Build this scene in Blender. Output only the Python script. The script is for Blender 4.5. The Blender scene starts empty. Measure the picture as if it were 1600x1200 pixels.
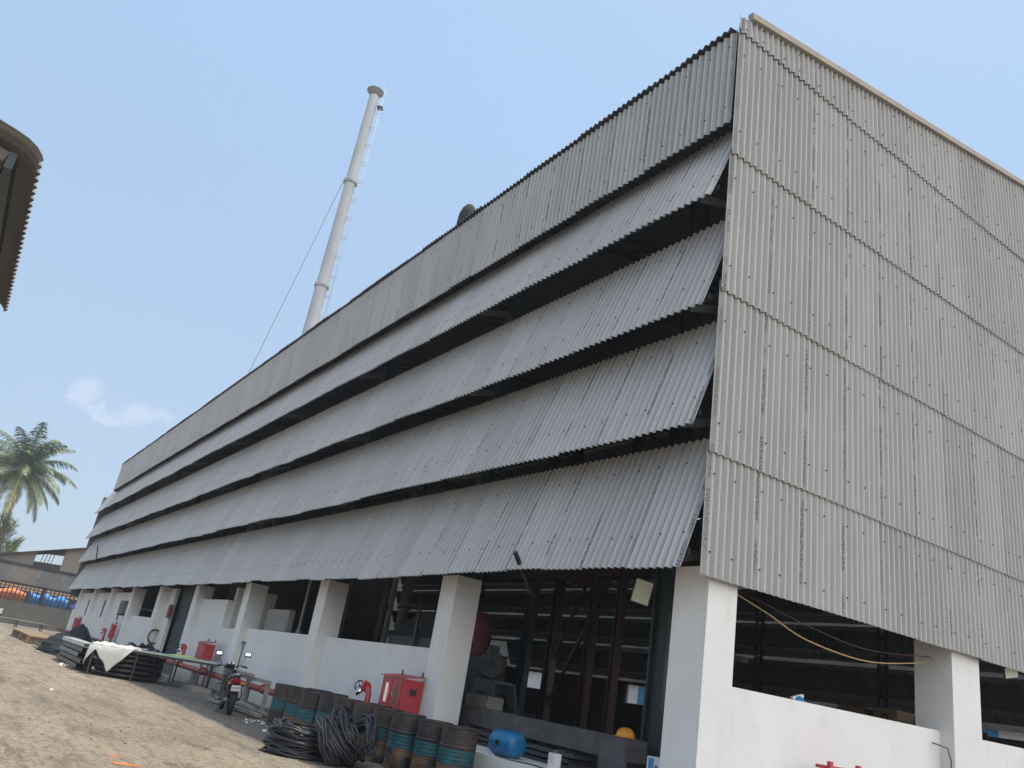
import bpy, math, random
from mathutils import Vector, Matrix
random.seed(7)
S = bpy.context.scene
COL = S.collection
PI = math.pi
# ------------------------------------------------------------------ camera
RW = ((0.849, 0.1713, 0.4998), (0, 0, 0), (0, 0, 0))
def make_camera():
    f = 1252.8
    def ray(x, y):
        return Vector((x-800.0, -(y-600.0), -f)).normalized()
    X = -ray(-94.3, 928.9); Y = ray(2863.2, 1438.0); Y = (Y - X*Y.dot(X)).normalized(); Z = X.cross(Y)
    cam = bpy.data.cameras.new("camera"); o = bpy.data.objects.new("camera", cam); COL.objects.link(o)
    m = Matrix((X, Y, Z)).to_4x4()
    m.translation = Vector((0, 0, 1.5)); o.matrix_world = m
    cam.sensor_width = 36; cam.lens = f/1600*36; cam.clip_start = 0.05; cam.clip_end = 6000
    S.camera = o
    return m.to_3x3(), f
CAMR, CF = make_camera()
def pixdir(x, y):
    return (CAMR @ Vector((x-800.0, -(y-600.0), -CF))).normalized()
# ------------------------------------------------------------------ light
SUNV = Vector((0.03, 0.20, 1.0)).normalized()
sl = bpy.data.lights.new("sun", 'SUN'); sl.energy = 2.9; sl.angle = math.radians(1.2); sl.color = (1.0, 0.93, 0.80)
so = bpy.data.objects.new("sun", sl); COL.objects.link(so); so.rotation_euler = SUNV.to_track_quat('Z', 'Y').to_euler(); so.location = (0, 0, 60)
W = bpy.data.worlds.new("World"); S.world = W; W.use_nodes = True
nt = W.node_tree; nt.nodes.clear()
def N(t, k, **kw):
    n = t.nodes.new(k)
    for a, b in kw.items(): setattr(n, a, b)
    return n
def build_world():
    sky = N(nt, 'ShaderNodeTexSky'); sky.sky_type = 'NISHITA'; sky.sun_disc = False
    sky.sun_elevation = math.asin(SUNV.z); sky.sun_rotation = math.atan2(SUNV.x, SUNV.y)
    sky.air_density = 1.0; sky.dust_density = 1.6; sky.ozone_density = 1.6; sky.altitude = 10
    bg = N(nt, 'ShaderNodeBackground'); bg.inputs[1].default_value = 0.132
    out = N(nt, 'ShaderNodeOutputWorld')
    tc = N(nt, 'ShaderNodeTexCoord')
    # thin high haze and one small cloud, laid out by direction in the sky
    def blob(px, py, sx, sz):
        c = pixdir(px, py)
        az = Vector((c.y, -c.x, 0)).normalized(); up = az.cross(c) * 1.0
        sub = N(nt, 'ShaderNodeVectorMath', operation='SUBTRACT'); nt.links.new(warp.outputs[0], sub.inputs[0]); sub.inputs[1].default_value = c
        d1 = N(nt, 'ShaderNodeVectorMath', operation='DOT_PRODUCT'); nt.links.new(sub.outputs[0], d1.inputs[0]); d1.inputs[1].default_value = az/sx
        d2 = N(nt, 'ShaderNodeVectorMath', operation='DOT_PRODUCT'); nt.links.new(sub.outputs[0], d2.inputs[0]); d2.inputs[1].default_value = up/sz
        d3 = N(nt, 'ShaderNodeVectorMath', operation='DOT_PRODUCT'); nt.links.new(tc.outputs['Generated'], d3.inputs[0]); d3.inputs[1].default_value = c
        a = N(nt, 'ShaderNodeMath', operation='MULTIPLY'); nt.links.new(d1.outputs['Value'], a.inputs[0]); nt.links.new(d1.outputs['Value'], a.inputs[1])
        b = N(nt, 'ShaderNodeMath', operation='MULTIPLY'); nt.links.new(d2.outputs['Value'], b.inputs[0]); nt.links.new(d2.outputs['Value'], b.inputs[1])
        s = N(nt, 'ShaderNodeMath', operation='ADD'); nt.links.new(a.outputs[0], s.inputs[0]); nt.links.new(b.outputs[0], s.inputs[1])
        m = N(nt, 'ShaderNodeMapRange', interpolation_type='SMOOTHSTEP'); nt.links.new(s.outputs[0], m.inputs[0])
        m.inputs[1].default_value = 1.25; m.inputs[2].default_value = 0.0; m.inputs[3].default_value = 0; m.inputs[4].default_value = 1
        return m.outputs[0]
    ns = N(nt, 'ShaderNodeTexNoise'); ns.inputs['Scale'].default_value = 20; ns.inputs['Detail'].default_value = 9; ns.inputs['Roughness'].default_value = 0.62
    nt.links.new(tc.outputs['Generated'], ns.inputs['Vector'])
    sb = N(nt, 'ShaderNodeVectorMath', operation='SUBTRACT'); nt.links.new(ns.outputs['Color'], sb.inputs[0]); sb.inputs[1].default_value = (.5, .5, .5)
    sc = N(nt, 'ShaderNodeVectorMath', operation='SCALE'); nt.links.new(sb.outputs[0], sc.inputs[0]); sc.inputs['Scale'].default_value = 0.075
    warp = N(nt, 'ShaderNodeVectorMath', operation='ADD'); nt.links.new(tc.outputs['Generated'], warp.inputs[0]); nt.links.new(sc.outputs[0], warp.inputs[1])
    bl = [blob(128, 620, .016, .014), blob(165, 645, .022, .011), blob(222, 645, .034, .015)]
    acc = bl[0]
    for x in bl[1:]:
        mx = N(nt, 'ShaderNodeMath', operation='MAXIMUM'); nt.links.new(acc, mx.inputs[0]); nt.links.new(x, mx.inputs[1]); acc = mx.outputs[0]
    cm = N(nt, 'ShaderNodeMath', operation='MULTIPLY'); nt.links.new(acc, cm.inputs[0]); cm.inputs[1].default_value = 0.36
    mix = N(nt, 'ShaderNodeMix', data_type='RGBA'); nt.links.new(cm.outputs[0], mix.inputs[0])
    # milky veil over the whole sky (dusty air)
    veil = N(nt, 'ShaderNodeMix', data_type='RGBA'); veil.inputs[0].default_value = 0.72
    nt.links.new(sky.outputs[0], veil.inputs[6])
    sx = N(nt, 'ShaderNodeSeparateXYZ'); nt.links.new(tc.outputs['Generated'], sx.inputs[0])
    el = N(nt, 'ShaderNodeMapRange'); nt.links.new(sx.outputs[2], el.inputs[0]); el.inputs[1].default_value = .02; el.inputs[2].default_value = .62
    vc = N(nt, 'ShaderNodeMix', data_type='RGBA'); nt.links.new(el.outputs[0], vc.inputs[0]); vc.inputs[6].default_value = (2.35, 2.90, 3.55, 1); vc.inputs[7].default_value = (2.15, 3.15, 4.35, 1)
    # bright glow added to the unseen sky facing the gable, to light it
    ed = N(nt, 'ShaderNodeVectorMath', operation='DOT_PRODUCT'); nt.links.new(tc.outputs['Generated'], ed.inputs[0]); ed.inputs[1].default_value = Vector((.82, .22, .36)).normalized()
    eg = N(nt, 'ShaderNodeMapRange', interpolation_type='SMOOTHSTEP'); nt.links.new(ed.outputs['Value'], eg.inputs[0]); eg.inputs[1].default_value = .22; eg.inputs[2].default_value = 1.0; eg.inputs[3].default_value = 0.0; eg.inputs[4].default_value = 1.0
    es = N(nt, 'ShaderNodeMix', data_type='RGBA'); nt.links.new(eg.outputs[0], es.inputs[0]); nt.links.new(vc.outputs[2], es.inputs[6]); es.inputs[7].default_value = (13.6, 13.5, 13.2, 1)
    nt.links.new(es.outputs[2], veil.inputs[7])
    nt.links.new(veil.outputs[2], mix.inputs[6]); mix.inputs[7].default_value = (4.2, 4.5, 5.0, 1)
    nt.links.new(mix.outputs[2], bg.inputs[0]); nt.links.new(bg.outputs[0], out.inputs[0])
build_world()
S.view_settings.view_transform = 'Standard'; S.view_settings.look = 'None'; S.view_settings.gamma = 1; S.view_settings.exposure = 0.66
S.render.engine = 'CYCLES'
S.cycles.max_bounces = 8; S.cycles.diffuse_bounces = 4
# ------------------------------------------------------------------ materials
def newmat(name):
    m = bpy.data.materials.new(name); m.use_nodes = True
    t = m.node_tree; b = t.nodes['Principled BSDF']; return m, t, b
def ramp(t, fac, stops):
    r = N(t, 'ShaderNodeValToRGB'); e = r.color_ramp.elements
    while len(e) > 1: e.remove(e[-1])
    e[0].position = stops[0][0]; e[0].color = (*stops[0][1], 1)
    for p, c in stops[1:]:
        k = e.new(p); k.color = (*c, 1)
    t.links.new(fac, r.inputs[0]); return r.outputs[0]
def noise(t, vec, scale, detail=4, rough=.55, sc=(1, 1, 1)):
    mp = N(t, 'ShaderNodeMapping'); mp.inputs['Scale'].default_value = sc
    t.links.new(vec, mp.inputs[0])
    n = N(t, 'ShaderNodeTexNoise'); n.inputs['Scale'].default_value = scale; n.inputs['Detail'].default_value = detail; n.inputs['Roughness'].default_value = rough
    t.links.new(mp.outputs[0], n.inputs['Vector']); return n.outputs['Fac']
def mixc(t, fac, a, b, mode='MIX'):
    m = N(t, 'ShaderNodeMix', data_type='RGBA', blend_type=mode)
    if isinstance(fac, float): m.inputs[0].default_value = fac
    else: t.links.new(fac, m.inputs[0])
    for i, v in ((6, a), (7, b)):
        if isinstance(v, tuple): m.inputs[i].default_value = (*v, 1) if len(v) == 3 else v
        else: t.links.new(v, m.inputs[i])
    return m.outputs[2]
def rng(t, v, a, b, c=0., d=1.):
    m = N(t, 'ShaderNodeMapRange'); t.links.new(v, m.inputs[0])
    for i, x in enumerate((a, b, c, d)): m.inputs[i+1].default_value = x
    return m.outputs[0]
def mth(t, op, a, b=0.):
    m = N(t, 'ShaderNodeMath', operation=op)
    for i, v in enumerate((a, b)):
        if isinstance(v, (float, int)): m.inputs[i].default_value = v
        else: t.links.new(v, m.inputs[i])
    return m.outputs[0]
def bump(t, b, h, strength=.3, dist=.01):
    n = N(t, 'ShaderNodeBump'); n.inputs['Strength'].default_value = strength; n.inputs['Distance'].default_value = dist
    t.links.new(h, n.inputs['Height']); t.links.new(n.outputs[0], b.inputs['Normal'])
def simple(name, col, rough=.6, var=.25, scale=3., metal=0., stain=None, stain_amt=.5, bmp=.15, sc=(1, 1, 1)):
    m, t, b = newmat(name)
    tc = N(t, 'ShaderNodeTexCoord'); v = tc.outputs['Object']
    n = noise(t, v, scale, 6, .6, sc)
    lo = tuple(c*(1-var) for c in col); hi = tuple(min(1, c*(1+var)) for c in col)
    c = ramp(t, n, [(.3, lo), (.7, hi)])
    if stain:
        n2 = noise(t, v, scale*.45, 7, .65, sc)
        c = mixc(t, rng(t, n2, .52, .68, 0, stain_amt), c, stain)
    t.links.new(c, b.inputs['Base Color']); b.inputs['Roughness'].default_value = rough; b.inputs['Metallic'].default_value = metal
    if bmp: bump(t, b, noise(t, v, scale*12, 4), bmp, .005)
    return m
def m_sheet(name, base, warm):
    m, t, b = newmat(name)
    uv = N(t, 'ShaderNodeUVMap'); uv.uv_map = 'UVMap'
    tc = N(t, 'ShaderNodeTexCoord')
    at = N(t, 'ShaderNodeAttribute'); at.attribute_name = 'tint'
    v = tc.outputs['Object']
    n = noise(t, v, .55, 6, .6); n2 = noise(t, v, 9, 5, .65); n3 = noise(t, uv.outputs[0], 1.0, 5, .6, (6, .35, 1))
    c = ramp(t, n, [(.3, tuple(x*.93 for x in base)), (.7, tuple(x*1.06 for x in base))])
    c = mixc(t, rng(t, n2, .4, .75, 0, .22), c, warm)
    c = mixc(t, rng(t, n3, .42, .75, 0, .5), c, tuple(x*.62 for x in base))
    tn = rng(t, at.outputs['Fac'], 0, 1, .90, 1.06)
    mulc = N(t, 'ShaderNodeVectorMath', operation='SCALE'); t.links.new(c, mulc.inputs[0]); t.links.new(tn, mulc.inputs['Scale'])
    c = mulc.outputs[0]
    # ink marks stamped down one corrugation of each sheet: dark broken line of small characters
    sep = N(t, 'ShaderNodeSeparateXYZ'); t.links.new(uv.outputs[0], sep.inputs[0])
    u, vv = sep.outputs[0], sep.outputs[1]
    um = mth(t, 'MODULO', u, 1.022)
    band = mth(t, 'COMPARE', um, .090); t.nodes[-1].inputs[2].default_value = .026
    ch = noise(t, uv.outputs[0], 1.0, 3, .7, (55, 38, 1))
    cmk = rng(t, ch, .46, .53, 0, 1)
    words = noise(t, uv.outputs[0], 1.0, 2, .5, (.98, 1.7, 1))
    wm = rng(t, words, .44, .50, 0, 1)
    k = mth(t, 'MULTIPLY', mth(t, 'MULTIPLY', band, cmk), wm)
    k = mth(t, 'MULTIPLY', k, rng(t, at.outputs['Fac'], .0, .6, .35, 1.0))
    c = mixc(t, mth(t, 'MULTIPLY', k, .85), c, (.05, .052, .055))
    # fine grime in the lap line
    lap = mth(t, 'COMPARE', um, .018); t.nodes[-1].inputs[2].default_value = .011
    g = mth(t, 'MULTIPLY', lap, rng(t, noise(t, uv.outputs[0], 1., 3, .6, (1, 3, 1)),   .3, .55, .25, .95))
    c = mixc(t, g, c, (.06, .06, .06))
    ph = mth(t, 'COSINE', mth(t, 'MULTIPLY', mth(t, 'ADD', u, .0), 2*PI/.146))  # light on the crests and shade in the troughs painted into the colour
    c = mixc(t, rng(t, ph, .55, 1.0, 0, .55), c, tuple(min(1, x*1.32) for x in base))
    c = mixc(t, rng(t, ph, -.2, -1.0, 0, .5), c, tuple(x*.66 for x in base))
    t.links.new(c, b.inputs['Base Color']); b.inputs['Roughness'].default_value = .85
    b.inputs['Specular IOR Level'].default_value = .3
    bump(t, b, noise(t, v, 60, 4), .12, .004)
    return m
M = {}
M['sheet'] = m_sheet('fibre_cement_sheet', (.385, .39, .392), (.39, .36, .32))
M['sheet_shaded'] = m_sheet('shaded_back_sheet', (.13, .137, .14), (.15, .14, .13))  # darker copy of the sheeting; shade inside the hall put into the colour
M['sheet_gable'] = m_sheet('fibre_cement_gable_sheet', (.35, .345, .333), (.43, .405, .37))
M['roofsheet'] = simple('roof_sheet', (.07, .075, .08), .8, .2, 2)
M['bolt'] = simple('bolt', (.04, .035, .03), .6, .2, 4)
M['barge'] = simple('barge_tan', (.30, .255, .205), .7, .15, 2)
def m_white():
    m, t, b = newmat('whitewash'); tc = N(t, 'ShaderNodeTexCoord'); v = tc.outputs['Object']
    n = noise(t, v, .8, 6, .6); n2 = noise(t, v, 2.2, 8, .68, (1, 1, .45)); n3 = noise(t, v, 14, 5, .6)
    c = ramp(t, n, [(.3, (.64, .635, .615)), (.7, (.72, .71, .69))])
    c = mixc(t, rng(t, n2, .55, .76, 0, .42), c, (.50, .48, .44))
    n8 = noise(t, v, 1.6, 7, .7, (3.2, 3.2, .22)); c = mixc(t, rng(t, n8, .58, .72, 0, .18), c, (.36, .34, .30))
    c = mixc(t, rng(t, n3, .66, .74, 0, .3), c, (.38, .36, .33))
    sp = N(t, 'ShaderNodeSeparateXYZ'); t.links.new(v, sp.inputs[0])
    gp = N(t, 'ShaderNodeNewGeometry'); sp = N(t, 'ShaderNodeSeparateXYZ'); t.links.new(gp.outputs['Position'], sp.inputs[0])
    zz = mth(t, 'ADD', sp.outputs[2], mth(t, 'MULTIPLY', noise(t, v, 3, 5), .5))
    c = mixc(t, rng(t, zz, .75, .25, 0, .55), c, (.42, .36, .29))
    t.links.new(c, b.inputs['Base Color']); b.inputs['Roughness'].default_value = .9
    bump(t, b, noise(t, v, 22, 6), .25, .006); return m
M['white'] = m_white()
M['concrete'] = simple('concrete', (.27, .26, .24), .9, .22, 1.6, stain=(.14, .13, .12))
M['dark_concrete'] = simple('dark_mottled_concrete', (.10, .098, .098), .9, .35, 4, stain=(.06, .06, .06), stain_amt=.7)
M['floor'] = simple('floor_concrete', (.12, .12, .118), .75, .25, .7, stain=(.10, .10, .10))
M['green_steel'] = simple('green_painted_steel', (.022, .042, .048), .5, .2, 2)
M['dark_steel'] = simple('dark_steel', (.05, .055, .06), .5, .25, 4)
M['red_steel'] = simple('red_oxide_steel', (.055, .02, .018), .6, .3, 3, stain=(.05, .03, .025))
M['pale_steel'] = simple('pale_steel', (.42, .43, .43), .5, .2, 3)
M['mid_steel'] = simple('mid_steel', (.10, .115, .12), .45, .2, 2)
M['red'] = simple('fire_red_paint', (.42, .035, .045), .4, .15, 3, stain=(.22, .05, .045), bmp=.05)
M['red_faded'] = simple('faded_red_paint', (.26, .07, .06), .6, .25, 2, stain=(.17, .10, .08))
M['black'] = simple('black_paint', (.018, .018, .02), .4, .3, 5)
M['matt_black'] = simple('matt_black', (.02, .021, .024), .95, .3, 5)
M['rubber'] = simple('black_rubber', (.022, .022, .023), .7, .3, 6)
M['hose'] = simple('dusty_black_hose', (.022, .023, .028), .45, .3, 5, stain=(.05, .048, .046), stain_amt=.3)
M['chrome'] = simple('chrome', (.6, .6, .6), .18, .1, 3, metal=1.)
M['glass'] = simple('dark_glass', (.03, .04, .05), .08, .1, 2, bmp=0)
M['mirror'] = simple('mirror_glass', (.85, .88, .92), .03, .02, 1, metal=1., bmp=0)
M['wood'] = simple('weathered_wood', (.30, .21, .13), .8, .25, 3, stain=(.16, .11, .07), sc=(1, 6, 6))
M['rust'] = simple('rust', (.16, .07, .035), .9, .3, 5)
M['wood_grey'] = simple('grey_timber', (.27, .25, .215), .85, .2, 3, sc=(1, 5, 5))
M['plastic_white'] = simple('white_plastic_sheet', (.68, .67, .62), .35, .10, 3, stain=(.45, .42, .33), bmp=.05)
M['ply'] = simple('painted_board', (.42, .48, .47), .55, .12, 1.5, stain=(.42, .52, .30), stain_amt=.6)
M['lime'] = simple('lime_cloth', (.42, .62, .22), .7, .12, 3)
M['blue_drum'] = simple('blue_plastic', (.008, .13, .29), .35, .15, 2)
M['blue'] = simple('blue_paint', (.03, .20, .40), .45, .15, 2)
M['orange_paint'] = simple('orange_ground_paint', (.62, .17, .05), .9, .25, 6)
M['hat'] = simple('yellow_plastic', (.72, .30, .02), .35, .08, 2, bmp=0)
M['green_tarp'] = simple('dark_green_tarp', (.007, .014, .017), .95, .3, 3)
M['orange_tarp'] = simple('orange_tarp', (.75, .22, .08), .6, .2, 2)
M['blue_tarp'] = simple('blue_tarp', (.03, .24, .62), .5, .2, 2)
M['violet_tarp'] = simple('violet_tarp', (.10, .12, .55), .5, .2, 2)
M['red_tarp'] = simple('dull_red_tarp', (.22, .06, .055), .6, .25, 4)
M['shed_grey'] = simple('old_grey_sheet', (.17, .165, .16), .85, .2, .6, stain=(.15, .135, .125))
M['shed_brown'] = simple('old_brown_sheet', (.22, .19, .165), .85, .15, .8)
M['shed_dark'] = simple('shed_interior', (.05, .045, .05), .9, .2, 1)
M['shed_dark2'] = simple('dark_old_sheet', (.10, .095, .085), .9, .3, .6)
M['old_wall'] = simple('old_plaster_wall', (.15, .14, .12), .9, .25, .5, stain=(.10, .10, .085), stain_amt=.8)
M['lath'] = simple('pale_lath', (.75, .50, .28), .8, .1, 2)
M['card'] = simple('brown_carton', (.24, .14, .07), .85, .2, 2)
M['trunk'] = simple('palm_trunk', (.17, .14, .11), .9, .3, 3)
M['trunk2'] = simple('grey_bark', (.20, .18, .15), .9, .3, 4)
M['chimney'] = simple('galvanised_white_shaft', (.40, .41, .415), .6, .14, .8, stain=(.36, .35, .33), stain_amt=.7, sc=(1, 1, .5))
M['chim_dark'] = simple('cowl_under', (.18, .16, .16), .8, .2, 1)
M['lens'] = simple('lamp_glass', (.62, .66, .52), .15, .1, 3, bmp=0)
M['cable_y'] = simple('yellow_rope', (.42, .30, .13), .7, .2, 9)
M['cable_r'] = simple('maroon_cable', (.09, .03, .04), .6, .2, 9)
M['litter'] = simple('pale_litter', (.62, .61, .60), .7, .2, 8)
M['stone'] = simple('dusty_stone', (.33, .29, .24), .95, .25, 8)
M['tail'] = simple('tail_lamp_red', (.35, .01, .015), .25, .1, 3, bmp=0)
M['amber'] = simple('amber_lens', (.7, .22, .02), .25, .1, 3, bmp=0)
M['seat'] = simple('black_vinyl', (.02, .02, .022), .45, .2, 8)
M['maroon'] = simple('maroon_paint', (.11, .008, .018), .25, .1, 3, bmp=0)
M['plate'] = simple('number_plate', (.70, .70, .68), .5, .06, 3, bmp=0)
def m_leaf(name, a, b_, c3):
    m, t, b = newmat(name); gi = N(t, 'ShaderNodeAttribute'); gi.attribute_name = 'tint'
    c = ramp(t, gi.outputs['Fac'], [(0, a), (.55, b_), (1, c3)])
    t.links.new(c, b.inputs['Base Color']); b.inputs['Roughness'].default_value = .55
    return m
M['palm'] = m_leaf('palm_leaflets', (.07, .11, .06), (.17, .20, .09), (.46, .38, .18))
M['leaf'] = m_leaf('feathery_leaves', (.12, .16, .07), (.20, .24, .12), (.30, .32, .19))
def m_drum():
    m, t, b = newmat('rusty_drum'); tc = N(t, 'ShaderNodeTexCoord'); v = tc.outputs['Object']
    oi = N(t, 'ShaderNodeObjectInfo')
    ad = N(t, 'ShaderNodeVectorMath', operation='SCALE'); cx = N(t, 'ShaderNodeCombineXYZ'); t.links.new(oi.outputs['Random'], cx.inputs[0]); t.links.new(oi.outputs['Random'], cx.inputs[1])
    t.links.new(cx.outputs[0], ad.inputs[0]); ad.inputs['Scale'].default_value = 37.
    av = N(t, 'ShaderNodeVectorMath', operation='ADD'); t.links.new(v, av.inputs[0]); t.links.new(ad.outputs[0], av.inputs[1]); w = av.outputs[0]
    n = noise(t, w, 3, 7, .65); n2 = noise(t, w, 7, 6, .7)
    c = ramp(t, n, [(.28, (.012, .012, .014)), (.48, (.026, .021, .021)), (.62, (.055, .034, .026)), (.78, (.13, .075, .045))])
    sp = N(t, 'ShaderNodeSeparateXYZ'); t.links.new(v, sp.inputs[0])
    z = mth(t, 'ADD', sp.outputs[2], mth(t, 'MULTIPLY', mth(t, 'SUBTRACT', n2, .5), .12)); z = mth(t, 'ADD', z, mth(t, 'MULTIPLY', mth(t, 'SUBTRACT', oi.outputs['Random'], .5), .07))
    bd = mth(t, 'MULTIPLY', rng(t, z, .33, .355), rng(t, z, .575, .55))
    bd = mth(t, 'MULTIPLY', bd, rng(t, n2, .30, .42, .25, 1))
    teal = ramp(t, n2, [(.35, (.010, .045, .055)), (.65, (.008, .105, .125))])
    c = mixc(t, bd, c, teal)
    dk = mth(t, 'MULTIPLY', rng(t, noise(t, w, 1.5, 5), .45, .55), rng(t, z, .34, .30))
    c = mixc(t, mth(t, 'MULTIPLY', dk, .7), c, (.20, .12, .055))
    t.links.new(c, b.inputs['Base Color']); b.inputs['Roughness'].default_value = .55
    bump(t, b, n2, .4, .01); return m
M['drum'] = m_drum()
def m_ground():
    m, t, b = newmat('dusty_yard'); tc = N(t, 'ShaderNodeTexCoord'); v = tc.outputs['Object']
    n = noise(t, v, .16, 8, .62, (1, 1.6, 1)); n2 = noise(t, v, 1.1, 8, .68, (.55, 1.5, 1)); n3 = noise(t, v, 6.5, 7, .78, (.8, 1.3, 1)); n4 = noise(t, v, .45, 7, .6, (.5, 2.2, 1)); n5 = noise(t, v, 45, 3, .7)
    c = ramp(t, n, [(.32, (.25, .205, .15)), (.5, (.315, .26, .19)), (.68, (.37, .31, .235))])
    c = mixc(t, rng(t, n2, .47, .66, 0, .62), c, (.135, .112, .09))
    n6 = noise(t, v, 1.1, 7, .72, (.35, 2.4, 1)); c = mixc(t, rng(t, n6, .54, .63, 0, .75), c, (.095, .08, .065))
    c = mixc(t, rng(t, n4, .53, .66, 0, .7), c, (.13, .108, .086))
    c = mixc(t, rng(t, n3, .50, .62, 0, .75), c, (.105, .085, .066))
    c = mixc(t, rng(t, n3, .44, .34, 0, .5), c, (.43, .365, .28))
    n7 = noise(t, v, 19, 5, .75); c = mixc(t, rng(t, n7, .54, .62, 0, .8), c, (.075, .062, .05)); c = mixc(t, rng(t, n7, .46, .36, 0, .5), c, (.42, .36, .28))
    c = mixc(t, rng(t, n5, .60, .70, 0, .5), c, (.48, .42, .34))
    # ground darkens towards the wall
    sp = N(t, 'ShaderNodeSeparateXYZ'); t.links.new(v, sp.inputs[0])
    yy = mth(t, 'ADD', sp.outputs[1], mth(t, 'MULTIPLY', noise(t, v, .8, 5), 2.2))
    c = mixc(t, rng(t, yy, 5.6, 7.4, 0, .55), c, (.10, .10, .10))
    t.links.new(c, b.inputs['Base Color']); b.inputs['Roughness'].default_value = .95
    h = mth(t, 'ADD', mth(t, 'MULTIPLY', n3, .7), mth(t, 'MULTIPLY', n2, 1.6))
    bump(t, b, h, 1.0, .07); return m
M['ground'] = m_ground()
# ------------------------------------------------------------------ mesh helpers
class MB:
    def __init__(s): s.v = []; s.f = []; s.sm = []; s.mi = []
    def add(s, vs, fs, smooth=False, mi=0):
        o = len(s.v); s.v += [tuple(a) for a in vs]; s.f += [[i+o for i in f] for f in fs]
        s.sm += [smooth]*len(fs); s.mi += [mi]*len(fs); return s
    def box(s, x0, x1, y0, y1, z0, z1, mi=0):
        vs = [(x0, y0, z0), (x1, y0, z0), (x1, y1, z0), (x0, y1, z0), (x0, y0, z1), (x1, y0, z1), (x1, y1, z1), (x0, y1, z1)]
        return s.add(vs, [(0, 3, 2, 1), (4, 5, 6, 7), (0, 1, 5, 4), (1, 2, 6, 5), (2, 3, 7, 6), (3, 0, 4, 7)], False, mi)
    def obox(s, c, d, w, h, ux=(1, 0, 0), uz=(0, 0, 1), mi=0):
        """box centred at c with size d (along ux), w, h (along uz)"""
        ux = Vector(ux).normalized(); uz = Vector(uz); uy = uz.cross(ux).normalized(); uz = ux.cross(uy); c = Vector(c)
        vs = [c+ux*(a*d/2)+uy*(b*w/2)+uz*(e*h/2) for e in (-1, 1) for a, b in ((-1, -1), (1, -1), (1, 1), (-1, 1))]
        return s.add(vs, [(0, 3, 2, 1), (4, 5, 6, 7), (0, 1, 5, 4), (1, 2, 6, 5), (2, 3, 7, 6), (3, 0, 4, 7)], False, mi)
    def beam(s, p, q, w, h, up=(0, 0, 1), mi=0):
        p = Vector(p); q = Vector(q); d = q-p
        if abs(d.normalized().dot(Vector(up))) > .98: up = (1, 0, 0)
        return s.obox((p+q)/2, d.length, w, h, d, up, mi)
    def tube(s, pts, r, n=8, caps=True, closed=False, mi=0):
        pts = [Vector(p) for p in pts]; k = len(pts); rs = r if isinstance(r, (list, tuple)) else [r]*k
        vs = []; up = Vector((0, 0, 1)); prev = None
        for i, p in enumerate(pts):
            if closed: t = (pts[(i+1) % k]-pts[i-1])
            else: t = pts[min(i+1, k-1)]-pts[max(i-1, 0)]
            t.normalize()
            if prev is None:
                a = t.cross(up)
                if a.length < .1: a = t.cross(Vector((1, 0, 0)))
                a.normalize()
            else:
                a = (prev - t*prev.dot(t))
                if a.length < 1e-5: a = t.cross(up)
                a.normalize()
            prev = a; b = t.cross(a)
            for j in range(n):
                an = 2*PI*j/n; vs.append(p+(a*math.cos(an)+b*math.sin(an))*rs[i])
        fs = []
        for i in range(k if closed else k-1):
            i2 = (i+1) % k
            for j in range(n): fs.append((i*n+j, i*n+(j+1) % n, i2*n+(j+1) % n, i2*n+j))
        s.add(vs, fs, True, mi)
        if caps and not closed:
            o = len(s.v)-len(vs)
            s.f.append([o+j for j in range(n)][::-1]); s.f.append([o+(k-1)*n+j for j in range(n)]); s.sm += [False]*2; s.mi += [mi]*2
        return s
    def cyl(s, p, q, r0, r1=None, n=16, mi=0):
        return s.tube([p, q], [r0, r0 if r1 is None else r1], n, True, False, mi)
    def lathe(s, prof, n=24, c=(0, 0, 0), axis='z', mi=0, smooth=True):
        vs = []
        for r, z in prof:
            for j in range(n):
                a = 2*PI*j/n; x, y = r*math.cos(a), r*math.sin(a)
                vs.append({'z': (c[0]+x, c[1]+y, c[2]+z), 'y': (c[0]+x, c[1]+z, c[2]-y), 'x': (c[0]+z, c[1]+x, c[2]+y)}[axis])
        fs = [(i*n+j, i*n+(j+1) % n, (i+1)*n+(j+1) % n, (i+1)*n+j) for i in range(len(prof)-1) for j in range(n)]
        return s.add(vs, fs, smooth, mi)
    def build(s, name, mat, parent=None, local=False):
        me = bpy.data.meshes.new(name)
        off = Vector((0, 0, 0))
        if parent is not None and not local: off = ROOT[parent.name]
        me.from_pydata([(v[0]-off.x, v[1]-off.y, v[2]-off.z) for v in s.v], [], s.f)
        for p, a, b in zip(me.polygons, s.sm, s.mi): p.use_smooth = a; p.material_index = b
        for m in (mat if isinstance(mat, (list, tuple)) else [mat]): me.materials.append(M[m] if isinstance(m, str) else m)
        me.update()
        o = bpy.data.objects.new(name, me); COL.objects.link(o)
        if parent is not None: o.parent = parent; ROOT[o.name] = off
        return o
ROOT = {}
def tag(o, label=None, cat=None, group=None, kind=None):
    if label: o['label'] = label
    if cat: o['category'] = cat
    if group: o['group'] = group
    if kind: o['kind'] = kind
    return o
def thing(name, label, cat, loc=(0, 0, 0), group=None, rz=0):
    o = bpy.data.objects.new(name, None); COL.objects.link(o); o.location = loc; o.rotation_euler = (0, 0, rz); o.empty_display_size = .2
    ROOT[o.name] = Vector(loc)
    return tag(o, label, cat, group)
def solo(mb, name, mat, label, cat, loc, group=None, kind=None):
    """one-mesh thing with its origin at loc (mesh given in world coordinates)"""
    s = MB(); s.v = [(v[0]-loc[0], v[1]-loc[1], v[2]-loc[2]) for v in mb.v]; s.f = mb.f; s.sm = mb.sm; s.mi = mb.mi
    o = s.build(name, mat); o.location = loc; return tag(o, label, cat, group, kind)
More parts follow.
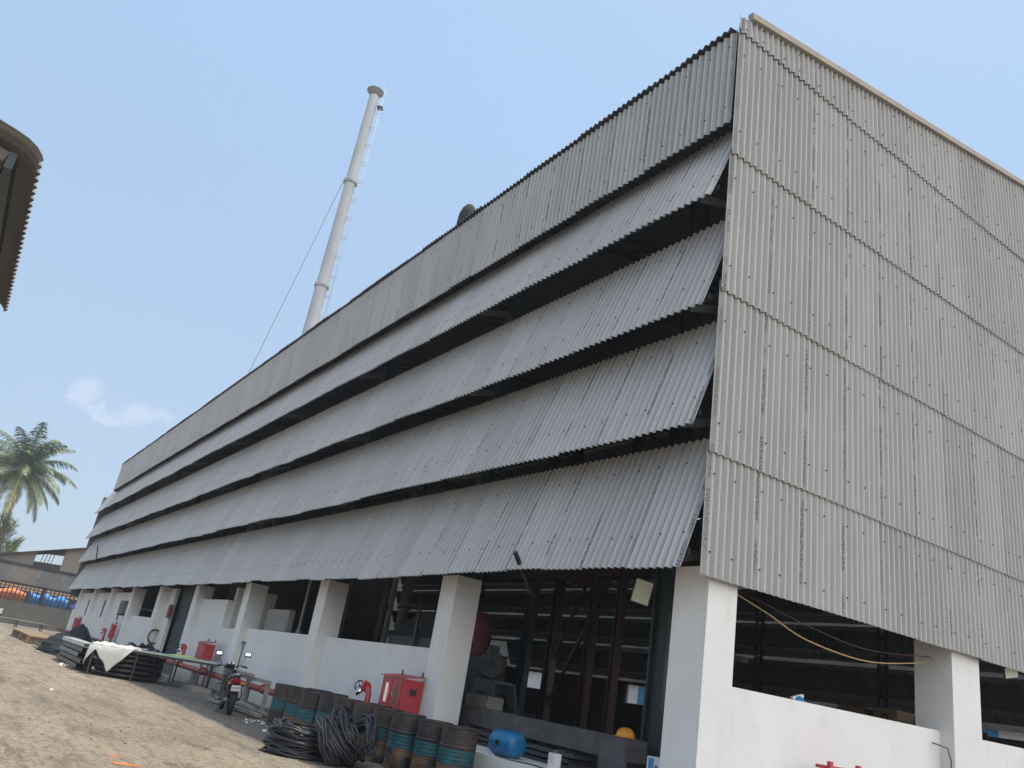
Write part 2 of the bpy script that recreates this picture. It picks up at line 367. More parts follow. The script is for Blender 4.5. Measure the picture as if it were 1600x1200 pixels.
def copy_tree(o, parent=None):
    c = o.copy(); COL.objects.link(c)
    if parent is not None: c.parent = parent
    for ch in list(o.children): copy_tree(ch, c)
    return c
# corrugated sheeting: real waves, separate lapped sheets, thickness and bolts
PITCH = .146
def sheeting(name, mats, parent, P0, A, length, bot, top, Nn, amp=.027, thick=.0075, pitch=PITCH, per=7, bolts=(), jit=.012, lap=.009, nseg=8, rows_t=(0, 1), seed=1, curve=None, u0=0., bolt_side=1, flip_drop=None):
    """bot(s), top(s) -> Vector offsets from the line P0+A*s ; Nn outward normal"""
    rr = random.Random(seed); P0 = Vector(P0); A = Vector(A).normalized(); Nn = Vector(Nn).normalized()
    vs = []; fs = []; uvs = []; tint = []; mi = []; sm = []
    pw = pitch*per; npan = int(math.ceil(length/pw-1e-6))
    for k in range(npan):
        s0 = k*pw; s1 = min(length, (k+1)*pw+pitch*.55); nc = max(2, int((s1-s0)/pitch*nseg))
        tn = rr.random(); jb = (rr.random()-.5)*2*jit; jn = (rr.random()-.5)*.004; bs = rr.random()*.02
        base = len(vs); nt_ = len(rows_t)
        for side in (0, 1):
            for i in range(nc+1):
                s = s0+(s1-s0)*i/nc; w = math.cos(2*PI*s/pitch)*amp
                lp = lap*(s-s0)/(s1-s0)
                b = bot(s); t_ = top(s); d = (t_-b); L = d.length; dn = d.normalized()
                for q in rows_t:
                    off = b+d*q
                    if q == 0: off = off - dn*jb
                    p = P0+A*s+off+Nn*(w+lp+jn-side*thick)
                    if curve: p = curve(p, q)
                    vs.append(p); uvs.append((u0+s, L*q+k*3.7)); 
        half = (nc+1)*nt_
        for i in range(nc):
            for r in range(nt_-1):
                a = base+i*nt_+r; b2 = a+nt_
                fs.append((a, b2, b2+1, a+1)); sm.append(True)
                a += half; b2 += half
                fs.append((a, a+1, b2+1, b2)); sm.append(True)
            for a in (base+i*nt_, base+i*nt_+nt_-1):
                o = len(vs)
                for q_ in (a, a+half, a+nt_+half, a+nt_): vs.append(vs[q_]); uvs.append(uvs[q_])
                fs.append((o, o+1, o+2, o+3)); sm.append(False)
        for i in (0, nc):
            for r in range(nt_-1):
                a = base+i*nt_+r; o = len(vs)
                for q_ in (a, a+1, a+1+half, a+half): vs.append(vs[q_]); uvs.append(uvs[q_])
                fs.append((o, o+1, o+2, o+3)); sm.append(False)
        tint += [tn]*(len(vs)-base)
        mi += [0]*(len(fs)-len(mi))
        for q in bolts:
            for cc in (1, 4.0):
                s = s0+(cc+ (0.0))*pitch+0*pitch
                if s > length: continue
                b = bot(s); t_ = top(s)
                c = P0+A*s+b+(t_-b)*(q+(rr.random()-.5)*.015)+Nn*(amp+lap*.5+.004)
                if curve: c = curve(c, q)
                up = (t_-b).normalized(); o = len(vs); r0 = .0125
                for (rad, h) in ((r0*1.25, 0), (r0*.55, .02)):
                    for j in range(6):
                        an = j*PI/3; vs.append(c+A*(math.cos(an)*rad)+up*(math.sin(an)*rad)+Nn*h); uvs.append((0, 0)); tint.append(.5)
                for j in range(6): fs.append((o+j, o+(j+1) % 6, o+6+(j+1) % 6, o+6+j)); sm.append(False); mi.append(1)
                fs.append([o+6+j for j in range(6)]); sm.append(False); mi.append(1)
    me = bpy.data.meshes.new(name); off = ROOT[parent.name] if parent is not None else Vector((0, 0, 0))
    me.from_pydata([tuple(v-off) for v in vs], [], fs)
    for p, a, b in zip(me.polygons, sm, mi): p.use_smooth = a; p.material_index = b
    uvl = me.uv_layers.new(name='UVMap')
    for l in me.loops: uvl.data[l.index].uv = uvs[l.vertex_index]
    at = me.attributes.new('tint', 'FLOAT', 'POINT'); at.data.foreach_set('value', tint)
    for m in mats: me.materials.append(M[m])
    me.update()
    o = bpy.data.objects.new(name, me); COL.objects.link(o)
    if parent is not None: o.parent = parent; ROOT[o.name] = off
    return o
# ================================================================== SETTING
g = MB(); g.add([(-2500, -2500, 0), (2500, -2500, 0), (2500, 2500, 0), (-2500, 2500, 0)], [(0, 1, 2, 3)])
tag(g.build('ground', 'ground'), kind='structure')
# ================================================================== FACTORY SHED
XR, XL = -7.65, -71.6           # gable end, far end
YF, YB = 8.05, 35.0
PX = [-14.35-6.72*i for i in range(9)]      # right edge (x) of each facade pillar
hall = thing('factory_hall', 'large grey corrugated factory hall with downward louvres over white walls and pillars', 'factory', (XR, YF, 0))
PT = 3.53
def pillar(x1, x0, y0, y1, z1=PT):
    m = MB(); m.box(x0, x1, y0, y1, 0, z1); return m.build('pillar', 'white', hall)
pillar(-7.69, -8.32, 8.36, 8.94)
for x in PX: pillar(x, x-.62, 8.36, 8.94)
for y in (14.46, 21.2, 27.9, 34.4): pillar(-7.69, -8.36, y, y+.9)
# low walls between the pillars (long side)
def wall(x0, x1, z1=2.09, y0=8.6, y1=8.82, z0=0.):
    m = MB(); m.box(x0, x1, y0, y1, z0, z1); return m.build('low_wall', 'white', hall)
def bay(i): return PX[i+1]+.003, PX[i]-.623      # from the pillar i+1 to pillar i
wall(*bay(0)); wall(*bay(1))
# bay 2: lower wall with a deeper recess and an inner partition
x0, x1 = bay(2)
wall(x0, x0+3.6, 3.0); wall(x0+3.603, x1, 2.02)
m = MB(); m.box(x0+3.75, x1, 10.1, 10.3, .4, 2.95); m.build('partition_wall', 'white', hall)
m = MB(); m.box(x0+3.5, x0+3.74, 8.83, 10.3, .4, 3.5); m.build('partition_wall', 'white', hall)
# bay 3: tall dark green sliding shutter behind the pillar line
x0, x1 = bay(3)
m = MB(); m.box(x0, x0+1.15, 8.75, 8.9, 0, 3.5); m.build('low_wall', 'white', hall)
sh = sheeting('shutter', ['green_steel', 'bolt'], hall, (x1, 9.05, .1), (-1, 0, 0), x1-x0-1.2, lambda s: Vector((0, 0, 0)), lambda s: Vector((0, 0, 3.5)), (0, -1, 0), amp=.03, pitch=.22, per=5, jit=.0, lap=.0, nseg=6)
m = MB(); m.box(x0+1.05, x0+1.4, 8.62, 8.72, 2.15, 2.75); m.build('switch_box', 'red_faded', hall)
wall(*bay(4))
# bays 5,6,7: full walls with tall narrow windows
for i, wx in ((5, -52.0), (6, -57.9), (7, -64.7)):
    x0, x1 = bay(i); w = .75
    m = MB(); y0, y1 = 8.6, 8.82
    m.box(x0, wx-w/2, y0, y1, 0, 3.3); m.box(wx+w/2, x1, y0, y1, 0, 3.3)
    m.box(wx-w/2, wx+w/2, y0, y1, 0, 1.75); m.box(wx-w/2, wx+w/2, y0, y1, 2.85, 3.3)
    m.build('low_wall', 'white', hall)
    fr = MB()
    for a, b, c, d in ((wx-w/2, wx-w/2+.05, 1.75, 2.85), (wx+w/2-.05, wx+w/2, 1.75, 2.85), (wx-w/2+.05, wx+w/2-.05, 1.75, 1.8), (wx-w/2+.05, wx+w/2-.05, 2.8, 2.85), (wx-w/2+.05, wx+w/2-.05, 2.28, 2.32)):
        fr.box(a, b, 8.64, 8.70, c, d)
    fo = fr.build('window', 'blue', hall)
    p = MB(); p.box(wx-w/2+.05, wx+w/2-.05, 8.665, 8.675, 1.8, 2.8); po = p.build('pane', 'glass', fo)
wall(XL, PX[8]-.623)
t = thing('air_conditioner', 'grey outdoor cooling unit between the far pillars', 'air conditioner', (-49.6, 8.45, 2.2))
m = MB(); m.box(-50.1, -49.1, 8.22, 8.59, 2.1, 2.8); m.build('casing', 'mid_steel', t)
m = MB(); m.cyl((-49.7, 8.215, 2.45), (-49.7, 8.19, 2.45), .27, None, 20); m.build('fan_grille', 'dark_steel', t)
for x in (-50.0, -49.26):
    m = MB(); m.box(x, x+.06, 8.2, 8.59, 2.02, 2.099); m.build('bracket', 'dark_steel', t)
# gable low walls
for y0, y1 in ((8.943, 14.457), (15.363, 21.197), (22.103, 27.897), (28.803, 34.397)):
    m = MB(); m.box(-8.12, -7.93, y0, y1, 0, 2.06); m.build('low_wall', 'white', hall)
# wall face is flush with the pillar only next to the corner
# floor and entrance plinth
m = MB(); m.box(XL, -8.37, 8.95, YB, .001, .40); m.build('floor', 'floor', hall)
m = MB(); m.box(-14.30, -8.33, 7.95, 8.949, .001, .52); m.build('plinth', ['white'], hall)
m = MB(); m.box(-14.32, -8.32, 7.93, 7.949, .05, .19); m.build('plinth_stripe', 'red_faded', hall)
# upper band and four louvre rows on the long side
LEN = XR-XL
def V(x, y, z): return Vector((x, y, z))
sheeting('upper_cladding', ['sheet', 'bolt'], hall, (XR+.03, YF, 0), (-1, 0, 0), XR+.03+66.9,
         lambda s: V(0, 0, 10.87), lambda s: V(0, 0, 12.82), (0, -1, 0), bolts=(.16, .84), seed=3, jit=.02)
BOT = [9.33, 7.33, 5.42, 3.42]; TOP = [11.12, 9.30, 7.42, 5.46]
for i, (b, t_) in enumerate(zip(BOT, TOP)):
    gap = random.Random(i).uniform(0, 1)
    nd = Vector((0, t_-b, .7)); nd = Vector((0, -(t_-b), .70)).normalized()
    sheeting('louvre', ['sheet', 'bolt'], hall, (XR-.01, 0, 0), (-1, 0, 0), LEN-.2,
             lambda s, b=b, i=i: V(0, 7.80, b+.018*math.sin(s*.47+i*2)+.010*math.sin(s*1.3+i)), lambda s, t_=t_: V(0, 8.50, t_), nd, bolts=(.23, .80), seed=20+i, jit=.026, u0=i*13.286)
# gable cladding: five lapped rows
def roofz(y): return 13.365+.1815*(y-8.337) if y < 21.5 else 13.365+.1815*(21.5-8.337)-.1815*(y-21.5)
GZ = [3.36, 5.07, 7.65, 10.20, 12.77]
for i in range(5):
    z0 = GZ[i]
    if i < 4: top = (lambda s, i=i: V(-.0, 0, GZ[i+1]+.15))
    else: top = (lambda s: V(0, 0, max(roofz(YF+s)-.19, 12.95)))
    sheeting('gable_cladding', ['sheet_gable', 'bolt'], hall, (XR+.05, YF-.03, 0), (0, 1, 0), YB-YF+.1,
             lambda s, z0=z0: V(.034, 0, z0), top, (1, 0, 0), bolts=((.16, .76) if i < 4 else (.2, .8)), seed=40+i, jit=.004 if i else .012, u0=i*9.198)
# corner angle and barge board on the gable edge
m = MB()
ys = [8.27, 21.5, 34.9]
for a, b in zip(ys, ys[1:]):
    p = Vector((XR+.09, a, roofz(a)-.12)); q = Vector((XR+.09, b, roofz(b)-.12)); m.beam(p, q, .11, .13)
m.build('barge_board', 'barge', hall)
# roof slopes
def roof(sign):
    y0 = 7.97 if sign > 0 else YB+.1
    n = Vector((0, -.1815*sign, 1)).normalized()
    A = (-1, 0, 0)
    z0 = 12.88
    return sheeting('roof', ['roofsheet', 'bolt'], hall, (XR-.08, 0, 0), A, 59.2, lambda s: V(0, y0, z0), lambda s: V(0, 21.5, z0+.1815*(21.5-7.97)), n, seed=60, jit=.03, amp=.026, thick=.012)
roof(1); roof(-1)
m = MB(); m.tube([(XR-.1, 21.5, 15.38), (-66.9, 21.5, 15.38)], .12, 8); m.build('ridge_cap', 'roofsheet', hall)
# far end wall, stepping behind the louvres
m = MB(); m.box(XL+.05, XL+.1, YF-.0, YB, 3.0, 10.78); m.build('end_wall', 'shed_grey', hall)
m = MB(); ew = [(-66.92, YF-.02, 10.75), (-66.92, YB, 10.75), (-66.92, YB, 12.86), (-66.92, 21.5, 15.3), (-66.92, YF-.02, 12.86)]
m.add(ew+[(p[0]-.04, p[1], p[2]) for p in ew], [(0, 1, 2, 3, 4), (9, 8, 7, 6, 5)]+[(i, i+5, (i+1) % 5+5, (i+1) % 5) for i in range(5)]); m.build('end_wall', 'shed_grey', hall)
m = MB(); m.box(XL+.05, XL+.2, 8.83, YB, .401, 2.99); m.build('end_wall', 'old_wall', hall)
m = MB(); m.box(XL+.1, -66.93, YF+.55, YB, 10.7, 10.76); m.build('low_roof', 'roofsheet', hall)
# steel frame: columns, girts, louvre arms, rafters
def lattice_col(x, y, z0, z1, w=.36):
    m = MB()
    for dx in (-w/2, w/2): m.beam((x+dx, y, z0), (x+dx, y, z1), .06, .16)
    z = z0+.3
    while z < z1-.3:
        m.box(x-w/2+.03, x+w/2-.03, y-.02, y+.02, z, z+.14); z += .62
    return m.build('steel_column', 'green_steel', hall)
for i, x in enumerate([-8.05]+[p-.31 for p in PX]):
    m = MB(); m.box(x-.13, x+.13, 8.62, 8.88, PT, 12.7 if x > -67 else 10.6); m.build('steel_column', 'green_steel', hall)
    for z in (9.33, 7.33, 5.42, 3.42):
        m = MB(); m.beam((x+.0, 8.62, z+.35), (x, 7.92, z+.10), .05, .12); m.beam((x, 8.62, z+1.55), (x, 8.0, z+.30), .05, .06)
        m.build('louvre_arm', 'mid_steel', hall)
    lattice_col(x, YB-.5, .4, 12.7 if x > -67 else 10.6)
for b in BOT:
    m = MB(); m.box(XL+.3, XR-.1, 7.98, 8.03, b+.20, b+.28); m.build('girt', 'green_steel', hall)
    m = MB(); m.box(XL+.3, XR-.1, 8.53, 8.60, b+1.7, b+1.88); m.build('girt', 'green_steel', hall)
m = MB(); m.box(-66.8, XR-.1, 8.12, 8.2, 11.0, 11.15); m.box(-66.8, XR-.1, 8.12, 8.2, 12.5, 12.65); m.build('girt', 'green_steel', hall)
for z in (3.6, 5.1, 7.7, 10.25, 12.8):
    m = MB(); m.box(XR-.16, XR-.04, 8.4, YB-.2, z, z+.12); m.build('girt', 'green_steel', hall)
for x in [-8.05]+[p-.31 for p in PX[:8]]:
    m = MB()
    for a, b in ((8.75, 21.5), (34.5, 21.5)):
        za = 12.75; zb = 15.1
        m.beam((x, a, za-.55), (x, b, zb-.55), .10, .14); m.beam((x, a, za-.05), (x, b, zb-.1), .10, .12)
        for k in range(9):
            t0 = k/9; t1 = (k+1)/9; ya = a+(b-a)*t0; yb = a+(b-a)*t1
            m.beam((x, ya, za+(zb-za)*t0-.5), (x, yb, za+(zb-za)*t1-.12), .05, .06)
    m.build('roof_truss', 'green_steel', hall)
for y in (11, 14, 17, 20, 23, 26, 29, 32):
    z = 12.88+.1815*(min(y, 43-y)-7.97)-.13
    m = MB(); m.box(-66.5, -7.9, y-.03, y+.03, z-.14, z); m.build('purlin', 'pale_steel', hall)
# back long side, mirrored louvres seen from inside, with openings under them
for b, t_ in ((8.92, 10.60), (7.13, 8.67), (5.37, 6.89), (3.44, 5.12)):
    nd = Vector((0, (t_-b), .70)).normalized()
    for xa, ln in (((XR-.06, LEN-.2),) if b > 4 else ((XR-.06, 43.9), (-54.7, 16.8))):
        sheeting('back_louvre', ['sheet_shaded', 'bolt'], hall, (xa, 0, 0), (-1, 0, 0), ln,
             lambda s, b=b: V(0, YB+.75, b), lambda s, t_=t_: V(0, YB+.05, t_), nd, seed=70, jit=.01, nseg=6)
    m = MB(); m.box(XL+.3, XR-.1, YB-.12, YB-.02, t_-.18, t_-.02); m.build('girt', 'pale_steel', hall)
    m = MB(); m.box(XL+.3, XR-.1, YB+.50, YB+.58, b+.35, b+.5); m.build('girt', 'pale_steel', hall)
sheeting('back_cladding', ['sheet_shaded', 'bolt'], hall, (XR-.02, YB+.1, 0), (-1, 0, 0), LEN, lambda s: V(0, 0, 10.80), lambda s: V(0, 0, 12.82), (0, 1, 0), seed=80, nseg=6)
# back low wall, solid between a few open windows
holes = [(-38.1, -35.8), (-48.4, -45.4)]
m = MB(); m.box(XL, XR-.2, YB, YB+.2, 0, 2.05); m.box(-54.9, -51.3, YB+.01, YB+.19, 3.25, 3.9); m.box(-38.1, -35.8, YB, YB+.2, 3.08, 3.25); m.box(-48.4, -45.4, YB, YB+.2, 3.10, 3.25)
xs = [XR-.2]
for a, b in sorted(holes, key=lambda h: -h[1]): xs += [b, a]
xs.append(XL)
for k in range(0, len(xs), 2): m.box(xs[k+1], xs[k], YB, YB+.2, 2.05, 3.25) if k else (m.box(-19.0, xs[k], YB, YB+.2, 2.05, 2.90), m.box(xs[k+1], -19.001, YB, YB+.2, 2.05, 3.25))
m.build('back_wall', 'old_wall', hall)
# ================================================================== ROOF COWL, CHIMNEY
cowl = thing('roof_vent', 'dark rounded vent cowl peeping over the hall roof edge', 'roof vent', (-22.0, 10.6, 13.3))
cx, cy = -22.0, 10.6
m = MB(); m.lathe([(.27, 0), (.27, 2.55)], 20, (cx, cy, 13.3)); m.build('duct', 'matt_black', cowl)
m = MB(); m.lathe([(.27, 2.5), (.34, 2.5), (.34, 3.05), (.32, 3.35), (.25, 3.6), (.14, 3.76), (.001, 3.8)], 20, (cx, cy, 13.3)); m.build('hood', 'matt_black', cowl)
CHX = -60.0; CHY = 17.15
def chimney():
    c = thing('chimney', 'tall slim pale steel chimney leaning up beyond the hall roof', 'chimney', (CHX, CHY, 0))
    m = MB(); m.lathe([(.60, 0), (.52, 24), (.43, 50.4)], 28, (CHX, CHY, 0)); m.build('shaft', 'chimney', c)
    for z in (30.0, 40.3):
        m = MB(); m.lathe([(.45, z-.12), (.62, z-.12), (.62, z-.02), (.56, z-.015), (.56, z+.015), (.62, z+.02), (.62, z+.12), (.45, z+.12)], 28, (CHX, CHY, 0), smooth=False)
        for k in range(12):
            a = k*PI/6; m.box(CHX+.58*math.cos(a)-.03, CHX+.58*math.cos(a)+.03, CHY+.58*math.sin(a)-.03, CHY+.58*math.sin(a)+.03, z-.17, z+.17)
        m.build('flange', 'pale_steel', c)
    m = MB(); m.lathe([(.43, 49.7), (.48, 49.9), (.76, 50.25), (.78, 50.3), (.72, 50.32), (.42, 50.0)], 28, (CHX, CHY, 0)); m.build('cowl', 'chim_dark', c)
    # ladder on the right (camera) side
    d = Vector((math.cos(math.radians(60)), math.sin(math.radians(60)), 0)); w = Vector((-d.y, d.x, 0))
    m = MB(); b = Vector((CHX, CHY, 0))
    for s in (-.2, .2):
        m.tube([b+d*.86+w*s+V(0, 0, 10), b+d*.86+w*s+V(0, 0, 51)], .014, 5)
    z = 10
    while z < 51.8:
        m.beam(b+d*.86+w*-.2+V(0, 0, z), b+d*.86+w*.2+V(0, 0, z), .018, .018); z += .35
    z = 12
    while z < 51:
        for s in (-.2, .2): m.beam(b+d*.42+w*s+V(0, 0, z), b+d*.92+w*s+V(0, 0, z), .03, .04)
        z += 1.9
    m.build('ladder', 'pale_steel', c)
    m = MB(); m.obox(b+d*.78+V(0, 0, 48.6), .5, .6, .05, d); m.build('platform', 'dark_steel', c)
    m = MB()
    g0 = b+V(0, -.6, 40.2); g1 = V(-78.0, -2.0+16, 0) 
    p1 = pixdir(390, 580); s = (-75.0)/p1.x; q = V(0, 0, 1.5)+p1*s; dd = (q-g0)
    m.tube([g0, g0+dd*1.0, g0+dd*(g0.z/(g0.z-q.z))], .022, 5); m.build('guy_wire', 'mid_steel', c)
chimney()
# ================================================================== NEIGHBOUR CANOPY (top left)
cn = thing('canopy_roof', 'dark corrugated curved eave of a neighbouring shed overhead', 'shed roof', (-12, -3.0, 0))
prof = [(-.65, 6.0), (-.68, 6.05), (-.74, 6.11), (-.84, 6.165), (-.97, 6.20), (-1.15, 6.235), (-3.0, 6.55), (-7.0, 7.25)]
def canopy():
    vs = []; fs = []; n = len(prof); p_ = .185; seg = 8; L = 5.86; nc = int(L/p_*seg)
    for side in (0, 1):
        for i in range(nc+1):
            s = L*i/nc; w = math.cos(2*PI*s/p_)*.022
            for k, (y, z) in enumerate(prof):
                a = prof[max(k-1, 0)]; b = prof[min(k+1, n-1)]; t = Vector((0, b[0]-a[0], b[1]-a[1])).normalized(); nn = Vector((0, t.z, -t.y))
                if nn.z < 0: nn = -nn
                if k < 2: nn = Vector((0, .9, .43)).normalized()
                p = Vector((-9.28-s, y, z))+nn*(w-side*.006); vs.append(p)
    h = (nc+1)*n
    for i in range(nc):
        for k in range(n-1):
            a = i*n+k; fs.append((a, a+n, a+n+1, a+1)); a += h; fs.append((a, a+1, a+n+1, a+n))
    m = MB(); m.add(vs, fs, True)
    for i in range(nc):
        a = i*n; m.add([vs[a], vs[a+h], vs[a+n+h], vs[a+n]], [(0, 1, 2, 3)])
    for i in (0, nc):
        for k in range(n-1): a = i*n+k; m.add([vs[a], vs[a+1], vs[a+1+h], vs[a+h]], [(0, 1, 2, 3)])
    m.build("eave_sheet", "shed_grey", cn)
canopy()
for x in (-9.75, -14.9):
    m = MB(); m.beam((x, -1.0, 5.85), (x, -7, 6.9), .12, .20); m.build('rafter', 'green_steel', cn)
    m = MB(); m.beam((x+.12, -.98, 6.03), (x+.12, -7, 7.07), .05, .13); m.build('trim', 'shed_brown', cn)
    m = MB(); m.box(x-.1, x+.1, -6.2, -6.0, 0, 6.9); m.build('post', 'green_steel', cn)
for y, z in ((-.92, 6.08), (-2.2, 6.31), (-3.8, 6.6), (-5.6, 6.9)):
    m = MB(); m.box(-15.05, -9.50, y-.04, y+.04, z-.22, z-.02) ; m.build('purlin', 'green_steel', cn)
m = MB(); m.box(-15.1, -9.32, -6.9, -6.8, 0, 7.0); m.build('rear_wall', 'shed_grey', cn)
# ================================================================== FAR SHED (left end of the yard)
fs_ = thing('old_shed', 'old brown and grey sheeted shed across the far end of the yard', 'shed', (-92, 2, 0))
m = MB()
# stepped upper cladding with a louvre band and a hole showing sky
def quad(mb, pts, th=.06):
    a = [Vector(p) for p in pts]; n = Vector((th, 0, 0)); k = len(a)
    mb.add(a+[p-n for p in a], [tuple(range(k)), tuple(range(2*k-1, k-1, -1))]+[(i, i+k, (i+1) % k+k, (i+1) % k) for i in range(k)])
def rz_(y): return 5.95+(y-3.4)*.305
quad(m, [(-92, 3.0, 5.05), (-92, 6.35, 5.5), (-92, 6.35, rz_(6.35)), (-92, 3.0, rz_(3.0))])
quad(m, [(-92, 8.75, 5.3), (-92, 14, 5.3), (-92, 14, 9.1), (-92, 8.75, rz_(8.75))])
m.build('gable_sheet', 'shed_brown', fs_)
m = MB(); quad(m, [(-92, 6.353, 5.3), (-92, 8.747, 5.3), (-92, 8.747, 6.05), (-92, 6.353, 5.95)]); m.build('gable_strip', 'shed_dark', fs_)
m = MB(); quad(m, [(-92, 6.353, 6.75), (-92, 8.747, 6.95), (-92, 8.747, rz_(8.747)), (-92, 6.353, rz_(6.353))]); m.build('gable_strip', 'shed_dark', fs_)
m = MB()
for yy in (6.9, 7.2, 7.5, 7.8): m.beam((-92, yy, 5.9), (-92, yy+.1, 7.0), .06, .06)
m.build('gable_bars', 'shed_dark', fs_)
tones = ['shed_grey', 'shed_grey', 'shed_grey', 'shed_brown', 'shed_grey', 'shed_grey']
for k in range(6):
    y0 = -4+k*3.02 if k < 3 else 5.05+(k-3)*2.15
    y1 = y0+3.0 if k < 3 else y0+2.13
    if k == 2: y1 = 5.03
    mm = MB(); quad(mm, [(-91.6, y0, 3.75), (-91.6, y1, 3.72), (-91.9, y1, 5.4), (-91.9, y0, 5.35)], .05)
    for q in range(8):
        yy = y0+(y1-y0)*(q+.5)/8; mm.beam((-91.56, yy, 3.75), (-91.86, yy, 5.35), .05, .04)
    mm.build('wall_sheet', tones[k], fs_)
m = MB(); m.box(-91.9, -91.7, -4, 12, 5.35, 5.52); m.build('fascia', 'shed_dark', fs_)
m = MB(); quad(m, [(-92.3, -6, 5.5), (-92.3, 14, 5.5), (-104, 14, 5.5), (-104, -6, 5.5)], 0); 
m = MB(); m.add([(-91.5, -6, 3.0), (-91.5, 3.0, 5.9), (-101, 3.0, 5.9), (-101, -6, 3.0)], [(0, 1, 2, 3)]); m.add([(-91.4, 2.0, 5.62), (-91.4, 14, 9.28), (-101, 14, 9.28), (-101, 2.0, 5.62), (-91.4, 2.0, 5.52), (-91.4, 14, 9.18), (-101, 14, 9.18), (-101, 2.0, 5.52)], [(0, 1, 2, 3), (4, 7, 6, 5), (0, 4, 5, 1)]); m.build('roof', 'shed_dark', fs_)
for yy in (-4, 2.4, 8.1, 13.0):
    m = MB(); m.box(-92.3, -92.05, yy-.12, yy+.12, 0, 5.3); m.build('post', 'shed_dark', fs_)
m = MB(); m.box(-91.95, -91.8, -6, 13.5, 0, 2.1)
m.build('front_wall', 'old_wall', fs_)
# pale lath strip lit from behind and dark grille bars below it
m = MB()
for zz in (3.43, 3.70): m.box(-107.2, -107.1, -6, 13.9, zz, zz+.17)
mb_ = MB(); mb_.box(-109.2, -109, -8, 16, 0, 5.0); solo(mb_, 'dark_backdrop', 'shed_dark', 'added dark fence far beyond the grille behind the tarpaulins', 'backdrop', (-109, 4, 0))  # dark backdrop added so no sky shows between the rails and tarpaulins
lo_ = solo(m, 'lath_rail', 'lath', 'pale tan lath rails in the sun beyond the grille of the old shed', 'rail', (-107, 4, 3.4))
m = MB()
for yy in (-5.8, 1, 7, 13.7): m.box(-107.32, -107.21, yy-.1, yy+.1, 0, 3.9)
m.build('upright', 'shed_dark', lo_, True).location = (107, -4, -3.4)
m = MB()
yy = -4.0
while yy < 11.6: m.box(-91.73, -91.69, yy, yy+.1, 2.1, 3.6); yy += .36
m.box(-91.735, -91.7, -4, 11.6, 2.62, 2.68)
m.build('grille', 'shed_dark', fs_)
def tarp(name, mat, y0, y1, z0, z1, label, seed):
    r = random.Random(seed); m = MB(); n = 14; k = 5; vs = []; fs = []
    for i in range(n+1):
        for j in range(k+1):
            y = y0+(y1-y0)*i/n; t = j/k; e = .16*math.sin(i*1.1+seed)
            vs.append((-106.3+.5*math.sin(t*2.6)+r.uniform(-.04, .04), y, z0+e*.6+(z1-z0+e*.4)*t))
    for i in range(n):
        for j in range(k): a = i*(k+1)+j; fs.append((a, a+k+1, a+k+2, a+1))
    m.add(vs, fs, True); o = solo(m, name, mat, label, 'tarpaulin', (-106.3, (y0+y1)/2, z0)); 
    sdm = o.modifiers.new('s', 'SOLIDIFY'); sdm.thickness = .02
tarp('tarpaulin', 'orange_tarp', -1.0, 7.7, 2.2, 3.25, 'orange tarpaulin beyond the grille of the old shed', 1)
tarp('tarpaulin', 'blue_tarp', 8.1, 12.1, 2.0, 3.35, 'bright blue tarpaulin beyond the grille of the old shed', 2)
tarp('tarpaulin', 'violet_tarp', 12.4, 13.6, 2.1, 2.8, 'small violet blue tarpaulin at the right end of the grille', 3)
# ================================================================== TREES
def attach_tint(o, vals):
    at = o.data.attributes.new('tint', 'FLOAT', 'POINT'); at.data.foreach_set('value', vals)
def palm():
    c = Vector((-112, 3.2, 16.9)); r = random.Random(5)
    t = thing('palm_tree', 'coconut palm with drooping green and yellowing fronds at the far left', 'palm tree', (c.x, c.y+1.0, 0))
    m = MB(); m.tube([(c.x, c.y+1.0, 0), (c.x, c.y+.8, 5), (c.x, c.y+.4, 10), (c.x, c.y+.1, 14), (c.x, c.y, 16.8)], [.32, .24, .2, .19, .24], 10); m.build('trunk', 'trunk', t)
    fr = MB(); tint = []
    nf = 40
    for k in range(nf):
        az = 2*PI*k*.382+r.uniform(-.2, .2); el = math.radians(88-k*3.4+r.uniform(-7, 7)); L = r.uniform(5.6, 7.2)
        base_t = min(1, max(0, (k/nf)*.72-.05+r.uniform(-.22, .14)))
        h = Vector((math.cos(az), math.sin(az), 0)); p = c.copy(); e = el; pts = [p.copy()]; seg = 16
        for i in range(seg):
            e -= math.radians(r.uniform(1.6, 2.8))*(1+i*.14)*(1 if el > 0 else .7)
            e = max(e, -1.45)
            p = p+(h*math.cos(e)+Vector((0, 0, 1))*math.sin(e))*L/seg; pts.append(p.copy())
        n0 = len(fr.v); fr.tube(pts, [.06*(1-i/seg)+.012 for i in range(seg+1)], 4, False); tint += [min(1, base_t+.35)]*(len(fr.v)-n0)
        side = Vector((-h.y, h.x, 0))
        for i in range(2, seg):
            for sub in range(4):
                q = pts[i]+(pts[i+1 if i < seg else i]-pts[i])*(sub/4); d = (pts[min(i+1, seg)]-pts[i-1]).normalized()
                f = i/seg; ll = 1.25*math.sin(PI*min(1, f*.85+.12))+.25
                for s in (-1, 1):
                    dr = (side*s*.85+d*.65-Vector((0, 0, 1))*r.uniform(.15, .8)).normalized()
                    dr2 = (dr-Vector((0, 0, 1))*r.uniform(.4, 1.0)).normalized()
                    a = q; b = q+dr*ll*.5; e2 = b+dr2*ll*.5; w = d*.05
                    n0 = len(fr.v); fr.add([a-w, a+w, b+w*1.0, b-w*1.0, e2], [(0, 1, 2, 3), (3, 2, 4)], False)
                    tint += [min(1, max(0, base_t+r.uniform(-.22, .22)+f*.12))]*5
    o = fr.build('crown', 'palm', t); attach_tint(o, tint)
palm()
